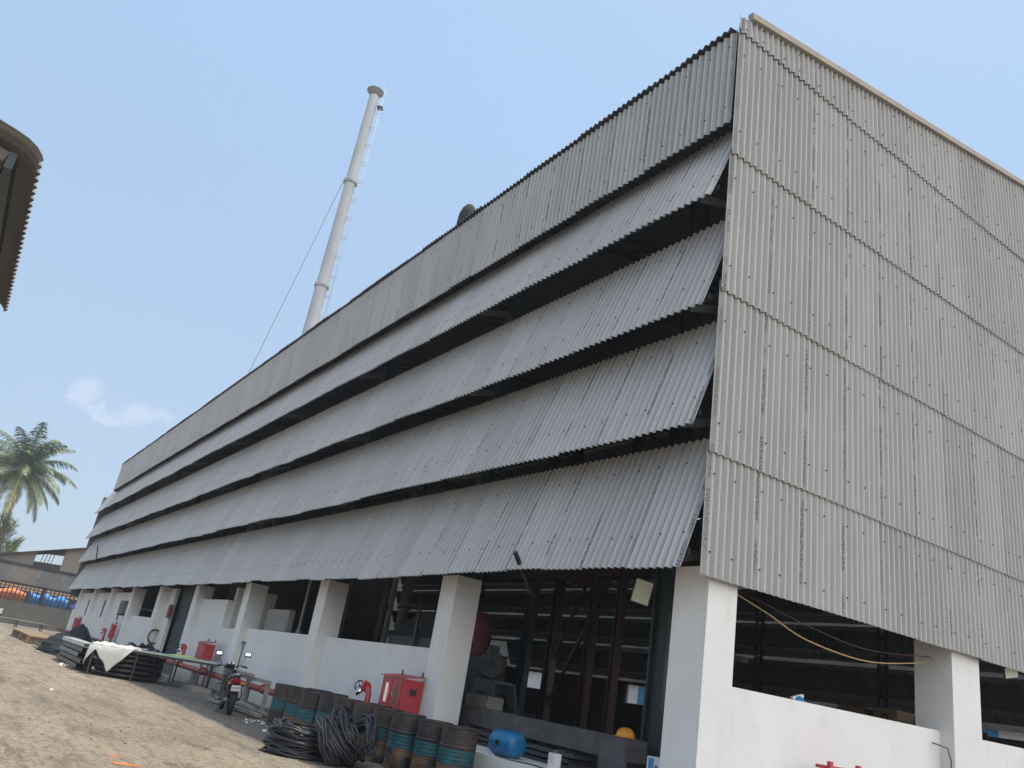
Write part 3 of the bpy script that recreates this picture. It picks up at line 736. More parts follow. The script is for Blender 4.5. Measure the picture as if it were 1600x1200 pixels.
def wispy_tree():
    r = random.Random(11); b = Vector((-108, 4.2, 0))
    t = thing('feathery_tree', 'pale feathery tree rising behind the old shed below the palm', 'tree', tuple(b))
    m = MB(); tips = []
    def branch(p, d, L, rad, lv):
        pts = [p]; q = p
        for i in range(5):
            d = (d+Vector((r.uniform(-.18, .18), r.uniform(-.18, .18), r.uniform(-.02, .14)))).normalized(); q = q+d*L/5; pts.append(q)
        m.tube(pts, [rad*(1-.5*i/5) for i in range(6)], 5, False)
        if lv == 0: tips.extend([(x, d) for x in pts[2:]]); return
        for i in range(4 if lv > 1 else 5):
            s = pts[r.randint(2, 5)]; nd = (d+Vector((r.uniform(-.9, .9), r.uniform(-.9, .9), r.uniform(-.1, .5)))).normalized(); branch(s, nd, L*.58, rad*.5, lv-1)
    branch(b, Vector((0, 0, 1)), 6.6, .22, 3)
    m.build('trunk', 'trunk2', t)
    f = MB(); tint = []
    for p, d in tips:
        for k in range(12):
            a = (d+Vector((r.uniform(-1, 1), r.uniform(-1, 1), r.uniform(-.7, .8)))).normalized(); L = r.uniform(.25, .6); s = a.cross(Vector((r.uniform(-1, 1), r.uniform(-1, 1), 1))).normalized()*.035
            o = p+a*r.uniform(0, .3); f.add([o-s, o+s, o+a*L+s*.4, o+a*L-s*.4], [(0, 1, 2, 3)]); tint += [r.random()]*4
    o = f.build('crown', 'leaf', t); attach_tint(o, tint)
wispy_tree()
# ================================================================== DRUMS
DR, DH = .292, .88
def drum_proto():
    t = thing('oil_drum', '', 'oil drum', (0, 0, 0), 'rusty oil drums standing along the wall')
    pr = [(DR-.02, .015), (DR, .0), (DR+.006, .012), (DR, .03)]
    z = .05
    while z < DH-.06:
        ribs = abs(z-.30) < .02 or abs(z-.59) < .02
        pr += [(DR, z), (DR+(.012 if ribs else .004), z+.012), (DR, z+.024)]; z += .04 if z > .6 or z < .3 else .06
    pr += [(DR, DH-.03), (DR+.006, DH-.015), (DR+.002, DH), (DR-.014, DH), (DR-.016, DH-.02)]
    m = MB(); m.lathe(pr, 28); m.build('barrel', 'drum', t, True)
    l = MB(); l.lathe([(DR-.016, DH-.022), (DR-.1, DH-.018), (.001, DH-.018)], 28); lid = l.build('lid', 'drum', t, True)
    b = MB(); b.lathe([(.035, DH-.018), (.035, DH-.002), (.001, DH-.002)], 10, (.17, .05, 0)); b.build('bung', 'dark_steel', lid, True)
    return t
dp = drum_proto()
rd = random.Random(3)
names = []
spots = []
for i in range(10):
    f = i/9.0; spots.append((-18.62+6.75*f+rd.uniform(-.03, .03), 7.02+.42*f+rd.uniform(-.05, .05)))
spots += [(-18.35, 7.64), (-17.6, 7.72), (-15.45, 7.82)]
ordn = ['farthest of the front row, beside the timber rack', 'second in the front row counted from the timber rack', 'third in the front row counted from the timber rack', 'fourth in the front row, behind the hose coils', 'fifth in the front row, behind the hose coils', 'in the front row just left of the red hydrant', 'in the front row just right of the red hydrant', 'in the front row left of the red hose cabinet', 'in front of the red hose cabinet', 'nearest of the row, in front of the bare pillar']
back = ['behind the far end of the row, left one', 'behind the far end of the row, right one', 'tucked behind the row below the red hydrant']
for i, (x, y) in enumerate(spots):
    o = dp if i == 0 else copy_tree(dp)
    o.location = (x, y, 0); o.rotation_euler.z = rd.uniform(0, 6.28)
    sc = rd.uniform(.985, 1.012); o.scale = (1, 1, sc)
    o['label'] = ('rusty drum with teal band, ' + (ordn+back)[i])[:110]
# ================================================================== HOSE COILS
def coil(name, label, c, R, tilt, axis_az, strands, thick, seed, squash=1.0):
    r = random.Random(seed); m = MB(); t = tilt
    ax = Vector((math.sin(t)*math.cos(axis_az), math.sin(t)*math.sin(axis_az), math.cos(t)))
    e1 = ax.cross(Vector((0, 0, 1)))
    if e1.length < .05: e1 = Vector((1, 0, 0))
    e1.normalize(); e2 = ax.cross(e1)
    for k in range(strands):
        u = r.uniform(-1, 1)*thick; a = r.uniform(0, 6.28); rr = R*r.uniform(.55, 1.02); ph = r.uniform(0, 6.28); ph2 = r.uniform(0, 6.28)
        pts = []
        for i in range(40):
            an = 2*PI*i/40
            rad = rr*(1+.05*math.sin(2*an+ph)+.025*math.sin(5*an+ph2)); h = u+thick*.28*math.sin(an*2+ph2)+thick*.1*math.sin(an*3+ph)
            p = Vector(c)+e1*math.cos(an)*rad+e2*math.sin(an)*rad*squash+ax*h; p.z = max(p.z, .03); pts.append(p)
        m.tube(pts, .021, 6, closed=True)
    return solo(m, name, 'hose', label, 'hose coil', (c[0], c[1], 0), 'black hose coils dumped in front of the drums')
coil('hose_coil', 'flat thick coil of dusty black hose lying on the ground, the left one', (-13.75, 5.62, .20), .56, .08, 1.0, 110, .19, 1)
coil('hose_coil', 'black hose coil leaning on its side over the flat coil, the right one', (-13.0, 5.95, .38), .43, 1.0, 1.02, 110, .20, 2)
m = MB(); r = random.Random(9)
for k in range(34):
    a = r.uniform(-.10, .10); b = r.uniform(-.06, .10); pts = []
    for i in range(15):
        f = i/14; x = -13.95+1.15*f+a*.5; y = 6.30+.25*math.sin(PI*f)+a+f*.1
        z = .14+b+.62*math.sin(PI*min(1, f*.92+.02))**.8*.85+.03*math.sin(f*9+k)
        pts.append((x, y, max(z, .03)))
    m.tube(pts, .018, 6)
solo(m, 'hose_bundle', 'hose', 'arched bundle of black hose standing up behind the two coils', 'hose bundle', (-13.4, 6.3, 0), 'black hose coils dumped in front of the drums')
# ================================================================== FIRE PIPE, HYDRANTS, CABINETS
m = MB(); m.tube([(-70, 7.95, .56), (-14.0, 7.95, .50)], .085, 14)
pipe = thing('fire_main_pipe', 'long faded red water pipe running low along the white wall', 'pipe', (-40, 7.95, 0))
m.build('run', 'red_faded', pipe)
for x in (-20.3, -24.3, -30.2, -37, -44, -52, -60):
    m = MB(); m.box(x-.06, x+.06, 7.86, 8.04, 0, .44); m.build('support', 'concrete', pipe)
for x in (-22.9, -29.3, -36.2, -47.8):
    m = MB(); m.cyl((x-.03, 7.95, .53), (x+.03, 7.95, .53), .13, None, 16); m.build('flange', 'red_faded', pipe)
def hydrant(x, y, label, wheel='black'):
    t = thing('hydrant', label, 'fire hydrant', (x, y, .5), 'fire hydrants standing on the red pipe')
    m = MB(); m.tube([(x+.10, y, .52), (x+.10, y, .80), (x+.09, y, 1.0), (x+.03, y, 1.10), (x-.07, y, 1.13)], .062, 12); m.cyl((x+.10, y, .56), (x+.10, y, .60), .11); m.build('riser', 'red', t)
    m = MB(); m.cyl((x-.05, y, 1.13), (x-.10, y, 1.13), .105); m.cyl((x-.10, y, 1.13), (x-.24, y, 1.12), .08, .06); m.cyl((x-.16, y-.01, 1.14), (x-.16, y-.0, 1.26), .03); m.build('valve_body', 'red', t)
    m = MB(); m.cyl((x-.15, y-.03, 1.08), (x-.20, y-.16, .96), .055, .05); m.build('outlet', 'chrome', t)
    m = MB(); c = (x-.42, y, 1.12); m.tube([(c[0], c[1]+.11*math.cos(a*PI/9), c[2]+.11*math.sin(a*PI/9)) for a in range(18)], .014, 6, closed=True)
    for a in range(4): m.tube([c, (c[0], c[1]+.11*math.cos(a*PI/2+.4), c[2]+.11*math.sin(a*PI/2+.4))], .009, 5)
    m.tube([c, (x-.22, y, 1.12)], .014, 6); m.build('hand_wheel', wheel, t)
hydrant(-16.55, 7.95, 'red hydrant with black hand wheel behind the drums')
hydrant(-32.5, 7.95, 'red hydrant beside the dark green shutter')
hydrant(-50.3, 7.95, 'faded red hydrant far down the wall')
def cabinet(x, y, z, label, w=.95, h=.62, d=.42, glass=True):
    t = thing('hose_cabinet', label, 'hose cabinet', (x, y, z), 'red fire hose cabinets along the wall')
    m = MB(); m.box(x-w/2, x+w/2, y-d, y, z, z+h); m.build('cabinet_box', 'red', t)
    m = MB(); m.add([(x-w/2-.04, y-d-.05, z+h+.003), (x+w/2+.04, y-d-.05, z+h+.003), (x+w/2+.04, y+.0, z+h+.07), (x-w/2-.04, y, z+h+.07), (x-w/2-.04, y-d-.05, z+h+.02), (x+w/2+.04, y-d-.05, z+h+.02), (x+w/2+.04, y, z+h+.09), (x-w/2-.04, y, z+h+.09)], [(0, 3, 2, 1), (4, 5, 6, 7), (0, 1, 5, 4), (1, 2, 6, 5), (2, 3, 7, 6), (3, 0, 4, 7)])
    m.build('lid', 'red', t)
    if glass:
        for s in (-1, 1):
            m = MB(); cxx = x+s*.21; m.box(cxx-.19, cxx+.19, y-d-.014, y-d-.002, z+.05, z+h-.05); dr = m.build('door', 'red', t)
            m = MB(); m.box(cxx-.065, cxx+.065, y-d-.018, y-d-.0155, z+.14, z+h-.12); m.build('pane', 'mirror' if s < 0 else 'glass', dr)
            m = MB(); m.box(cxx+.13*-s-.012, cxx+.13*-s+.012, y-d-.035, y-d-.0145, z+.27, z+.36); m.build('handle', 'chrome', dr)
        m = MB(); m.box(x+w/2+.001, x+w/2+.004, y-.27, y-.12, z+.33, z+.46); m.build('sticker', 'red_steel', t)
    for s in (-1, 1):
        m = MB(); m.cyl((x+s*w*.46, y-.03, z+h+.09), (x+s*w*.46, y-.03, z+h+.17), .018, None, 8); m.build('lifting_lug', 'red_steel', t)
    if z > .4:
        m = MB()
        for s in (-1, 1): m.box(x+s*w*.42-.025, x+s*w*.42+.025, y-.08, y-.03, 0, z-.002)
        m.build('stand', 'red_faded', t)
cabinet(-15.35, 8.32, .80, 'red fire hose cabinet with two glass slots beside the bare pillar')
cabinet(-30.3, 8.3, .78, 'plain red hose cabinet behind the long board table', .95, .62, .35, False)
cabinet(-65.6, 8.55, .78, 'distant red hose cabinet at the far end of the wall', .9, .7, .3, False)
cabinet(-49.9, 8.36, .78, 'small distant red cabinet fixed beside the far hydrant', .5, .72, .22, False)
# top of the red stand by the sunlit wall, mostly below the picture
t = thing('bracket_stand', 'red steel stand with two lugs against the sunlit white wall', 'stand', (-7.47, 11.1, 0), None)
m = MB()
for yy in (10.78, 11.44): m.box(-7.50, -7.44, yy-.03, yy+.03, 0, 1.325)
m.build('upright', 'red', t)
m = MB(); m.box(-7.66, -7.505, 10.72, 11.5, 1.22, 1.265); m.build('top', 'red', t)
# wall brackets on a pillar, cable ring, wall conduit
m = MB(); m.tube([(-27.72, 8.55, 1.62), (-27.6, 8.55, 1.62), (-27.6, 8.55, .8)], .02, 6); m.tube([(-27.72, 8.82, 1.62), (-27.6, 8.82, 1.62), (-27.6, 8.82, .8)], .02, 6); m.box(-27.74, -27.58, 8.5, 8.88, 1.60, 1.66)
solo(m, 'pillar_bracket', 'mid_steel', 'thin grey pipe bracket hanging on the pillar behind the motorcycle', 'bracket', (-27.6, 8.6, .8))
m = MB(); r = random.Random(4)
for k in range(5):
    pts = []; R_ = .27*r.uniform(.92, 1.05); ph = r.uniform(0, 6)
    for i in range(28):
        a = 2*PI*i/28; pts.append((-41.16-.02*k*.5+.02*math.sin(3*a+ph), 8.62+R_*math.cos(a), 1.28+1.15*R_*math.sin(a)))
    m.tube(pts, .014, 5, closed=True)
m.tube([(-41.15, 8.62, 1.6), (-41.13, 8.66, 1.3), (-41.15, 8.58, 1.0)], .012, 5)
solo(m, 'cable_ring', 'rubber', 'ring of black cable hung on the pillar beside the green shutter', 'cable coil', (-41.15, 8.62, 1.3))
m = MB(); m.tube([(-7.90, 14.15, 1.85), (-7.72, 14.30, 1.80), (-7.70, 14.36, 1.6), (-7.72, 14.36, 1.3), (-7.72, 14.36, .2)], .014, 6)
solo(m, 'conduit', 'mid_steel', 'bent grey conduit against the second gable pillar', 'conduit', (-7.8, 14.3, .3))
# ================================================================== FLOODLIGHTS
def flood(name, label, c, face, w, h, roll=0.):
    t = thing(name, label, 'floodlight', c); f = Vector(face).normalized(); sx = f.cross(Vector((0, 0, 1))).normalized(); up = sx.cross(f)
    sx2 = sx*math.cos(roll)+up*math.sin(roll); up2 = f.cross(sx2)*-1
    c = Vector(c)
    m = MB(); m.obox(c, w+.03, .05, h+.03, sx2, up2); m.build('housing', 'dark_steel', t)
    m = MB(); m.obox(c+f*.029, w, .008, h, sx2, up2); m.build('lens', 'lens', t)
    m = MB(); m.beam(c-f*.03+sx2*(w/2+.03), c-f*.25+up*.12+sx2*(w/2+.03), .02, .03); m.beam(c-f*.25+up*.12+sx2*(w/2+.03), c-f*.25+up*.12-sx2*(w/2+.03), .02, .03); m.beam(c-f*.03-sx2*(w/2+.03), c-f*.25+up*.12-sx2*(w/2+.03), .02, .03); m.build('bracket', 'dark_steel', t)
flood('floodlight', 'flat pale floodlight hanging in the open bay behind the corner pillar', (-9.7, 9.05, 3.32), (.62, -.78, -.25), .27, .36, .22)
flood('floodlight', 'small white floodlight under the gable cladding at the right', (-7.75, 16.62, 3.34), (.75, -.5, -.45), .22, .2, -.3)
# ================================================================== SAGGING LINES IN THE GABLE OPENING
def rope(name, mat, pts, r_, label, cat):
    P = [Vector(p) for p in pts]; out = []
    for i in range(len(P)-1):
        p0 = P[max(i-1, 0)]; p1 = P[i]; p2 = P[i+1]; p3 = P[min(i+2, len(P)-1)]
        for k in range(8):
            t = k/8; out.append(.5*((2*p1)+(p2-p0)*t+(2*p0-5*p1+4*p2-p3)*t*t+(3*p1-p0-3*p2+p3)*t**3))
    out.append(P[-1]); m = MB(); m.tube(out, r_, 6); return solo(m, name, mat, label, cat, tuple(P[0]))
rope('rope', 'cable_y', [(-8.0, 8.95, 3.42), (-8.0, 9.24, 3.34), (-8.0, 9.99, 3.18), (-8.0, 10.9, 2.96), (-8.0, 12.39, 2.88), (-8.0, 13.77, 3.05), (-8.0, 14.45, 3.2)], .011, 'yellow rope sagging across the first gable opening', 'rope')
rope('cable', 'cable_r', [(-8.05, 8.95, 3.42), (-8.05, 9.9, 3.33), (-8.05, 11.2, 3.16), (-8.05, 12.6, 3.08), (-8.05, 14.45, 3.25)], .009, 'thin maroon cable sagging above the yellow rope', 'cable')
m = MB(); m.beam((-11.35, 7.62, 3.70), (-11.72, 8.35, 3.15), .05, .07)
solo(m, 'steel_bar', 'black', 'short black bar poking past the lower louvre edge', 'steel bar', (-11.5, 7.8, 3.3))
m = MB(); m.beam((-60.2, 7.6, 5.2), (-61.8, 7.62, 6.25), .07, .07)
solo(m, 'loose_batten', 'black', 'dark loose batten stuck on the far end of the louvres', 'batten', (-61, 7.6, 5.2))
# ================================================================== OPEN BAY: MACHINES AND STEELWORK
FZ = .40
def motor(x, y, z, label):
    t = thing('electric_motor', label, 'motor', (x, y, z))
    m = MB(); m.cyl((x-.35, y+.25, z), (x+.30, y-.22, z), .29, .29, 28)
    d = Vector((.65, -.47, 0)).normalized(); s = Vector((-d.y, d.x, 0)); c = Vector((x, y, z))
    for k in range(28):
        a = k*PI/14; rd_ = s*math.cos(a)+Vector((0, 0, 1))*math.sin(a); m.beam(c+rd_*.30-d*.38, c+rd_*.30+d*.28, .015, .035, rd_)
    m.build('casing', 'mid_steel', t)
    m = MB(); e = c+d*.405
    for rr_ in (.08, .15, .22, .28): m.tube([e+(s*math.cos(a*PI/12)+Vector((0, 0, 1))*math.sin(a*PI/12))*rr_ for a in range(24)], .012, 5, closed=True)
    for k in range(8): a = k*PI/4; m.tube([e, e+(s*math.cos(a)+Vector((0, 0, 1))*math.sin(a))*.28], .010, 5)
    m.build('fan_guard', 'dark_steel', t)
    m = MB(); m.obox(c+Vector((0, 0, .36))-d*.1, .3, .25, .16, d); m.build('terminal_box', 'dark_steel', t)
motor(-16.62, 11.0, 2.03, 'big grey electric motor on a pale stand behind the bare pillar')
t = thing('motor_stand', 'grey trapezoid steel stand carrying the big motor', 'stand', (-16.5, 11, FZ))
for dy in (0, .6):
    m = MB(); y = 10.75+dy
    P = [(-17.45, FZ), (-16.85, 1.70), (-16.15, 1.70), (-15.62, FZ), (-15.88, FZ), (-16.32, 1.44), (-16.70, 1.44), (-17.18, FZ)]
    a = [(p[0], y, p[1]) for p in P]; b = [(p[0], y+.08, p[1]) for p in P]
    m.add(a+b, [tuple(range(8)), tuple(range(15, 7, -1))]+[(i, i+8, (i+1) % 8+8, (i+1) % 8) for i in range(8)]); m.build('side_frame', 'mid_steel', t)
m = MB(); m.box(-16.85, -16.15, 10.84, 11.34, 1.64, 1.70); m.build('top_plate', 'mid_steel', t)
def bed():
    t = thing('machine_bed', 'long mottled grey concrete beam lying across the open bay', 'concrete beam', (-12.6, 9.6, FZ))
    m = MB(); m.box(-15.6, -10.0, 9.35, 9.75, .80, 1.13); m.build('beam', 'dark_concrete', t)
    m = MB(); m.box(-10.6, -10.0, 9.30, 9.349, .42, 1.10); m.build('end_block', 'dark_concrete', t)
    m = MB(); m.box(-15.6, -14.6, 9.36, 9.74, .401, .797); m.build('end_block', 'dark_concrete', t)
bed()
m = MB(); m.box(-15.6, -14.75, 9.8, 10.2, .401, 1.36); solo(m, 'concrete_block', 'concrete', 'pale concrete block under the motor stand beside the pillar', 'concrete block', (-15.2, 10, FZ))
r = random.Random(12)
for k in range(4):
    m = MB(); x0 = -14.5+r.uniform(0, .3); x1 = -10.7-r.uniform(0, .6); z = FZ+.004+k*.09; m.box(x0, x1, 9.15+r.uniform(-.06, .06), 9.75, z, z+.06)
    m.box(x0+.3, x0+.5, 9.2, 9.7, z+.0605, z+.0895); m.box(x1-.5, x1-.3, 9.2, 9.7, z+.0605, z+.0895)
    solo(m, 'steel_plank', 'dark_steel', ['bottom', 'second from bottom', 'third from bottom', 'topmost'][k]+' dark plank stacked under the concrete beam', 'plank', (-12.5, 9.4, z), 'dark planks under the concrete beam')
# standing steel frames in the bay
def post(name, mat, x, y, z0, z1, w, label, group, braces=()):
    t = thing(name, label, 'steel column', (x, y, z0), group)
    m = MB(); m.box(x-w/2, x-w/2+.05, y-.09, y+.09, z0, z1); m.box(x+w/2-.05, x+w/2, y-.09, y+.09, z0, z1); m.box(x-w/2+.05, x+w/2-.05, y-.012, y+.012, z0, z1); m.build('shaft', mat, t)
    for a, b in braces:
        mm = MB(); mm.beam(a, b, .06, .06); mm.build('brace', mat, t)
post('steel_post', 'green_steel', -10.65, 10.5, FZ, 12.5, .42, 'wide dark green column just left of the corner pillar', 'steel columns in the open bay')
post('steel_post', 'red_steel', -13.5, 12.0, FZ, 7.5, .16, 'dark red column near the middle of the open bay', 'steel columns in the open bay')
post('steel_post', 'red_steel', -15.1, 12.6, FZ, 7.5, .24, 'wide dark red column left of the middle of the open bay', 'steel columns in the open bay')
post('steel_post', 'black', -16.25, 12.4, FZ, 8, .26, 'black column right of the motor with diagonal struts', 'steel columns in the open bay', (((-16.25, 12.4, 1.2), (-14.2, 12.4, 4.6)), ((-16.25, 12.4, 2.2), (-14.6, 12.4, 5.4))))
post('steel_post', 'green_steel', -17.6, 12.6, FZ, 8, .34, 'dark green column behind the motor', 'steel columns in the open bay')
post('steel_post', 'dark_steel', -12.1, 13.2, FZ, 7.5, .18, 'thin dark column behind the hanging floodlight', 'steel columns in the open bay')
t = thing('gantry', 'dark red gantry crossbeams high inside the open bay', 'gantry', (-13, 12.5, 4.5))
m = MB(); m.box(-18.5, -10.9, 12.35, 12.55, 4.35, 4.6); m.build('crossbeam', 'red_steel', t)
m = MB(); m.box(-18.5, -10.9, 12.9, 13.1, 2.75, 2.86); m.build('rail', 'dark_steel', t)
m = MB(); m.box(-14.6, -14.3, 8.95, 12.3, 4.0, 4.16); m.build('arm', 'red_steel', t)
m = MB(); pts = []
rr = random.Random(2); vs = []; fs = []
for i in range(13):
    for j in range(16):
        a = 2*PI*j/16; z = i/12; rad = .34*math.sin(PI*(.12+.76*z))**.6*(1-.25*z)+rr.uniform(-.03, .03)
        vs.append((-18.15+rad*math.cos(a), 11.5+rad*math.sin(a), 2.25+z*1.05))
for i in range(12):
    for j in range(16): fs.append((i*16+j, i*16+(j+1) % 16, (i+1)*16+(j+1) % 16, (i+1)*16+j))
fs += [tuple(range(16)), tuple(range(12*16+15, 12*16-1, -1))]
m.add(vs, fs, True); solo(m, 'covered_hoist', 'red_tarp', 'hoist wrapped in dull red cloth hanging beside the bare pillar', 'hoist', (-18.15, 11.5, 2.3))
m = MB(); m.box(-18.9, -17.3, 11.2, 11.9, FZ, 2.2); solo(m, 'gearbox', 'dark_steel', 'dark machine box below the red wrapped hoist', 'machine', (-18.1, 11.5, FZ))
# blue barrel on the plinth
t = thing('plastic_barrel', 'blue plastic barrel lying on its side on the white plinth', 'barrel', (-11.75, 8.35, .42+.21))
d = Vector((1, .12, 0)).normalized(); c0 = Vector((-12.05, 8.30, .52+.205))
prof_ = [(.001, 0), (.12, .0), (.17, .012), (.196, .04), (.203, .09), (.192, .11), (.203, .13), (.203, .42), (.192, .44), (.203, .46), (.196, .53), (.17, .575), (.12, .59), (.001, .59)]
m = MB(); s_ = Vector((-d.y, d.x, 0)); vs = []; n = 24
for rr_, h in prof_:
    for j in range(n):
        a = 2*PI*j/n; vs.append(c0+d*h+(s_*math.cos(a)+Vector((0, 0, 1))*math.sin(a))*rr_)
m.add(vs, [(i*n+j, i*n+(j+1) % n, (i+1)*n+(j+1) % n, (i+1)*n+j) for i in range(len(prof_)-1) for j in range(n)], True); m.build('body', 'blue_drum', t)
m = MB(); e = c0-d*.012
for k, (a, b) in enumerate(((.1, .05), (-.1, -.03))):
    p = c0+s_*a+Vector((0, 0, b)); m.cyl(p, p-d*.03, .035, None, 12)
m.build('bung', 'black', t)
m = MB(); p = c0+d*.33-s_*.0+Vector((0, 0, 0)); m.cyl(c0+d*.28-s_*.18, c0+d*.28-s_*.225, .04, None, 12); m.build('spout', 'black', t)
m = MB(); m.obox(c0+s_*-.09+Vector((0, 0, -.1))-d*.004, .006, .08, .10, d); m.build('sticker', 'plate', t)
t = thing('hard_hat', 'orange yellow hard hat resting on the concrete beam', 'hard hat', (-10.25, 9.5, 1.13))
m = MB(); m.lathe([(.145, .02), (.142, .06), (.12, .11), (.07, .145), (.001, .155)], 20, (-10.25, 9.5, 1.13)); m.build('shell', 'hat', t)
m = MB(); m.lathe([(.13, .012), (.175, .005), (.177, .012), (.14, .03)], 20, (-10.25, 9.5, 1.13)); m.build('brim', 'hat', t)
t = thing('white_can', 'small white can standing on the plinth edge', 'can', (-10.5, 8.35, .52))
m = MB(); m.box(-10.57, -10.43, 8.28, 8.42, .521, .76); m.build('body', 'litter', t)
m = MB(); m.lathe([(.03, .24), (.03, .28), (.001, .28)], 10, (-10.5, 8.35, .52)); m.build('cap', 'mid_steel', t)
t = thing('paint_tin', 'white and blue tin at the foot of the corner pillar', 'tin', (-8.7, 8.75, .42))
m = MB(); m.box(-8.85, -8.60, 8.65, 8.85, .521, 1.0); m.build('body', 'litter', t)
m = MB(); m.box(-8.82, -8.72, 8.645, 8.649, .7, .98); m.box(-8.70, -8.63, 8.645, 8.649, .6, .9); m.build('sticker', 'blue', t)
rope('power_cable', 'rubber', [(-11.7, 8.08, .535), (-11.2, 8.02, .535), (-10.8, 8.2, .535), (-10.0, 8.1, .535), (-9.3, 8.3, .535)], .01, 'black cable trailing over the plinth beside the blue barrel', 'cable')
# bay 1 and 2 interior: hopper cabinet, ducts, discs
t = thing('dust_cabinet', 'grey cabinet with sloping hood seen over the wall left of the bare pillar', 'machine', (-20.8, 11.3, FZ))
m = MB(); m.box(-22.2, -19.4, 11, 12.6, FZ, 2.5); m.build('body', 'mid_steel', t)
m = MB(); m.add([(-22.3, 10.95, 2.503), (-19.3, 10.95, 2.503), (-19.3, 12.65, 2.503), (-22.3, 12.65, 2.503), (-21.4, 11.4, 3.2), (-19.3, 11.4, 3.2), (-19.3, 12.3, 3.2), (-21.4, 12.3, 3.2)], [(0, 3, 2, 1), (4, 5, 6, 7), (0, 1, 5, 4), (1, 2, 6, 5), (2, 3, 7, 6), (3, 0, 4, 7)]); m.build('hood', 'mid_steel', t)
m = MB(); m.box(-20.6, -20.45, 10.9, 10.94, FZ, 3.6); m.build('frame_post', 'black', t)
for i, (x, y, rr_, mt) in enumerate(((-24.2, 11.6, .10, 'mid_steel'), (-23.6, 12.0, .16, 'mid_steel'), (-25.4, 12.4, .10, 'pale_steel'))):
    m = MB(); m.tube([(x, y, FZ), (x, y, 8)], rr_, 14)
    for z in (1.2, 2.6, 3.4, 5): m.cyl((x, y, z), (x, y, z+.05), rr_*1.4, None, 14)
    solo(m, 'duct_pipe', mt, ['slim grey duct pipe standing left of the sloping cabinet', 'thicker grey duct pipe standing next to the sloping cabinet', 'pale duct pipe standing behind the two grey ones'][i], 'duct', (x, y, FZ))
for k in range(8):
    pass
t = thing('ladder_rack', 'dark caged ladder inside the hall left of the sloping cabinet', 'ladder', (-25.6, 11.0, FZ))
m = MB()
for s in (-.25, .25): m.beam((-25.9+s, 11, FZ), (-25.9+s, 11, 6.5), .05, .05)
m.build('rail', 'dark_steel', t)
m = MB(); z = .7
while z < 6.4: m.beam((-26.13, 11, z), (-25.67, 11, z), .035, .035); z += .3
m.build('rung', 'dark_steel', t)
def disc(x, y, z, rr_, label):
    m = MB(); m.cyl((x, y, z), (x+.05, y+.12, z), rr_, None, 28); solo(m, 'fan_disc', 'concrete', label, 'disc', (x, y, z), 'round pale discs on the column in the second walled bay')
disc(-24.4, 9.6, 3.65, .55, 'upper round pale disc hanging beside the pillar'); disc(-24.3, 9.75, 1.95, .42, 'lower round pale disc just above the wall')
m = MB(); m.tube([(-24.1, 9.9, FZ), (-24.1, 9.9, 6)], .16, 12); solo(m, 'vertical_pipe', 'mid_steel', 'brownish grey pipe carrying the two round discs', 'pipe', (-24.1, 9.9, FZ))
m = MB(); m.tube([(-26.6, 9.9, FZ), (-26.6, 9.9, 6)], .05, 10); m.lathe([(.05, 1.9), (.12, 1.9), (.12, 2.1), (.09, 2.14), (.09, 2.3), (.05, 2.32)], 12, (-26.6, 9.9, 0)); solo(m, 'thin_pipe', 'pale_steel', 'thin pale pipe with a valve above the wall of the second bay', 'pipe', (-26.6, 9.9, FZ))
# things stacked inside the gable bay
r = random.Random(21)
boxes = [(-14.2, 19.2, .9, .7, 1.9), (-13.0, 19.5, 1.0, .7, 1.9), (-13.1, 19.45, .9, .6, .45), (-12.0, 19.8, .8, .7, .42)]
t = thing('storage_rack', 'brown loaded rack low inside the gable bay', 'rack', (-13.5, 20.0, FZ))
m = MB(); m.box(-17.5, -10.2, 19.3, 20.7, 2.05, 2.14); m.box(-17.5, -10.2, 19.3, 20.7, 1.1, 1.18); m.build('shelf', 'wood', t)
for x in (-17.4, -15, -12.6, -10.3):
    m = MB(); m.box(x-.05, x+.05, 19.26, 19.299, FZ, 2.4); m.box(x-.05, x+.05, 20.701, 20.75, FZ, 2.4); m.build('upright', 'red_steel', t)
labs = ['brown carton with dark printing on the rack', 'orange brown carton, second on the rack', 'flat dark carton at the left end of the rack', 'small tan carton at the right end of the rack']
for i, (x, w, h, mt) in enumerate(((-13.05, .7, .42, 'card'), (-12.1, .62, .46, 'wood'), (-15.6, 1.3, .3, 'card'), (-11.1, .45, .3, 'wood'))):
    t = thing('carton', labs[i], 'carton', (x, 20, 2.14), 'cartons on the rack inside the gable bay')
    m = MB(); m.box(x-w/2, x+w/2, 19.6, 20.3, 2.142, 2.142+h); m.build('box', mt, t)
    m = MB(); m.box(x-w/2-.002, x+w/2+.002, 19.9, 19.98, 2.142+h, 2.144+h); m.build('tape', 'wood', t)
    if i == 1:
        mm = MB(); mm.box(x-.08, x-.03, 19.592, 19.597, 2.25, 2.48); mm.box(x+.04, x+.09, 19.592, 19.597, 2.25, 2.48); mm.box(x-.029, x+.039, 19.592, 19.597, 2.44, 2.48); mm.box(x-.029, x+.039, 19.592, 19.597, 2.25, 2.29); mm.build('print_mark', 'black', t)
t = thing('cloth_bundle', 'crumpled blue and white cloth bundle on the gable wall sill', 'cloth', (-8.3, 11.1, 2.06))
rr = random.Random(8); m = MB(); vs = []; fs = []
for i in range(7):
    for j in range(12):
        a = 2*PI*j/12; f = i/6; rad = (.16*math.cos(f*1.5))+rr.uniform(-.02, .02); vs.append((-8.28+rad*.7*math.cos(a), 11.15+rad*1.2*math.sin(a), 2.0+f*.16))
for i in range(6):
    for j in range(12): fs.append((i*12+j, i*12+(j+1) % 12, (i+1)*12+(j+1) % 12, (i+1)*12+j))
m.add(vs, fs, True); m.build('cloth', 'blue', t)
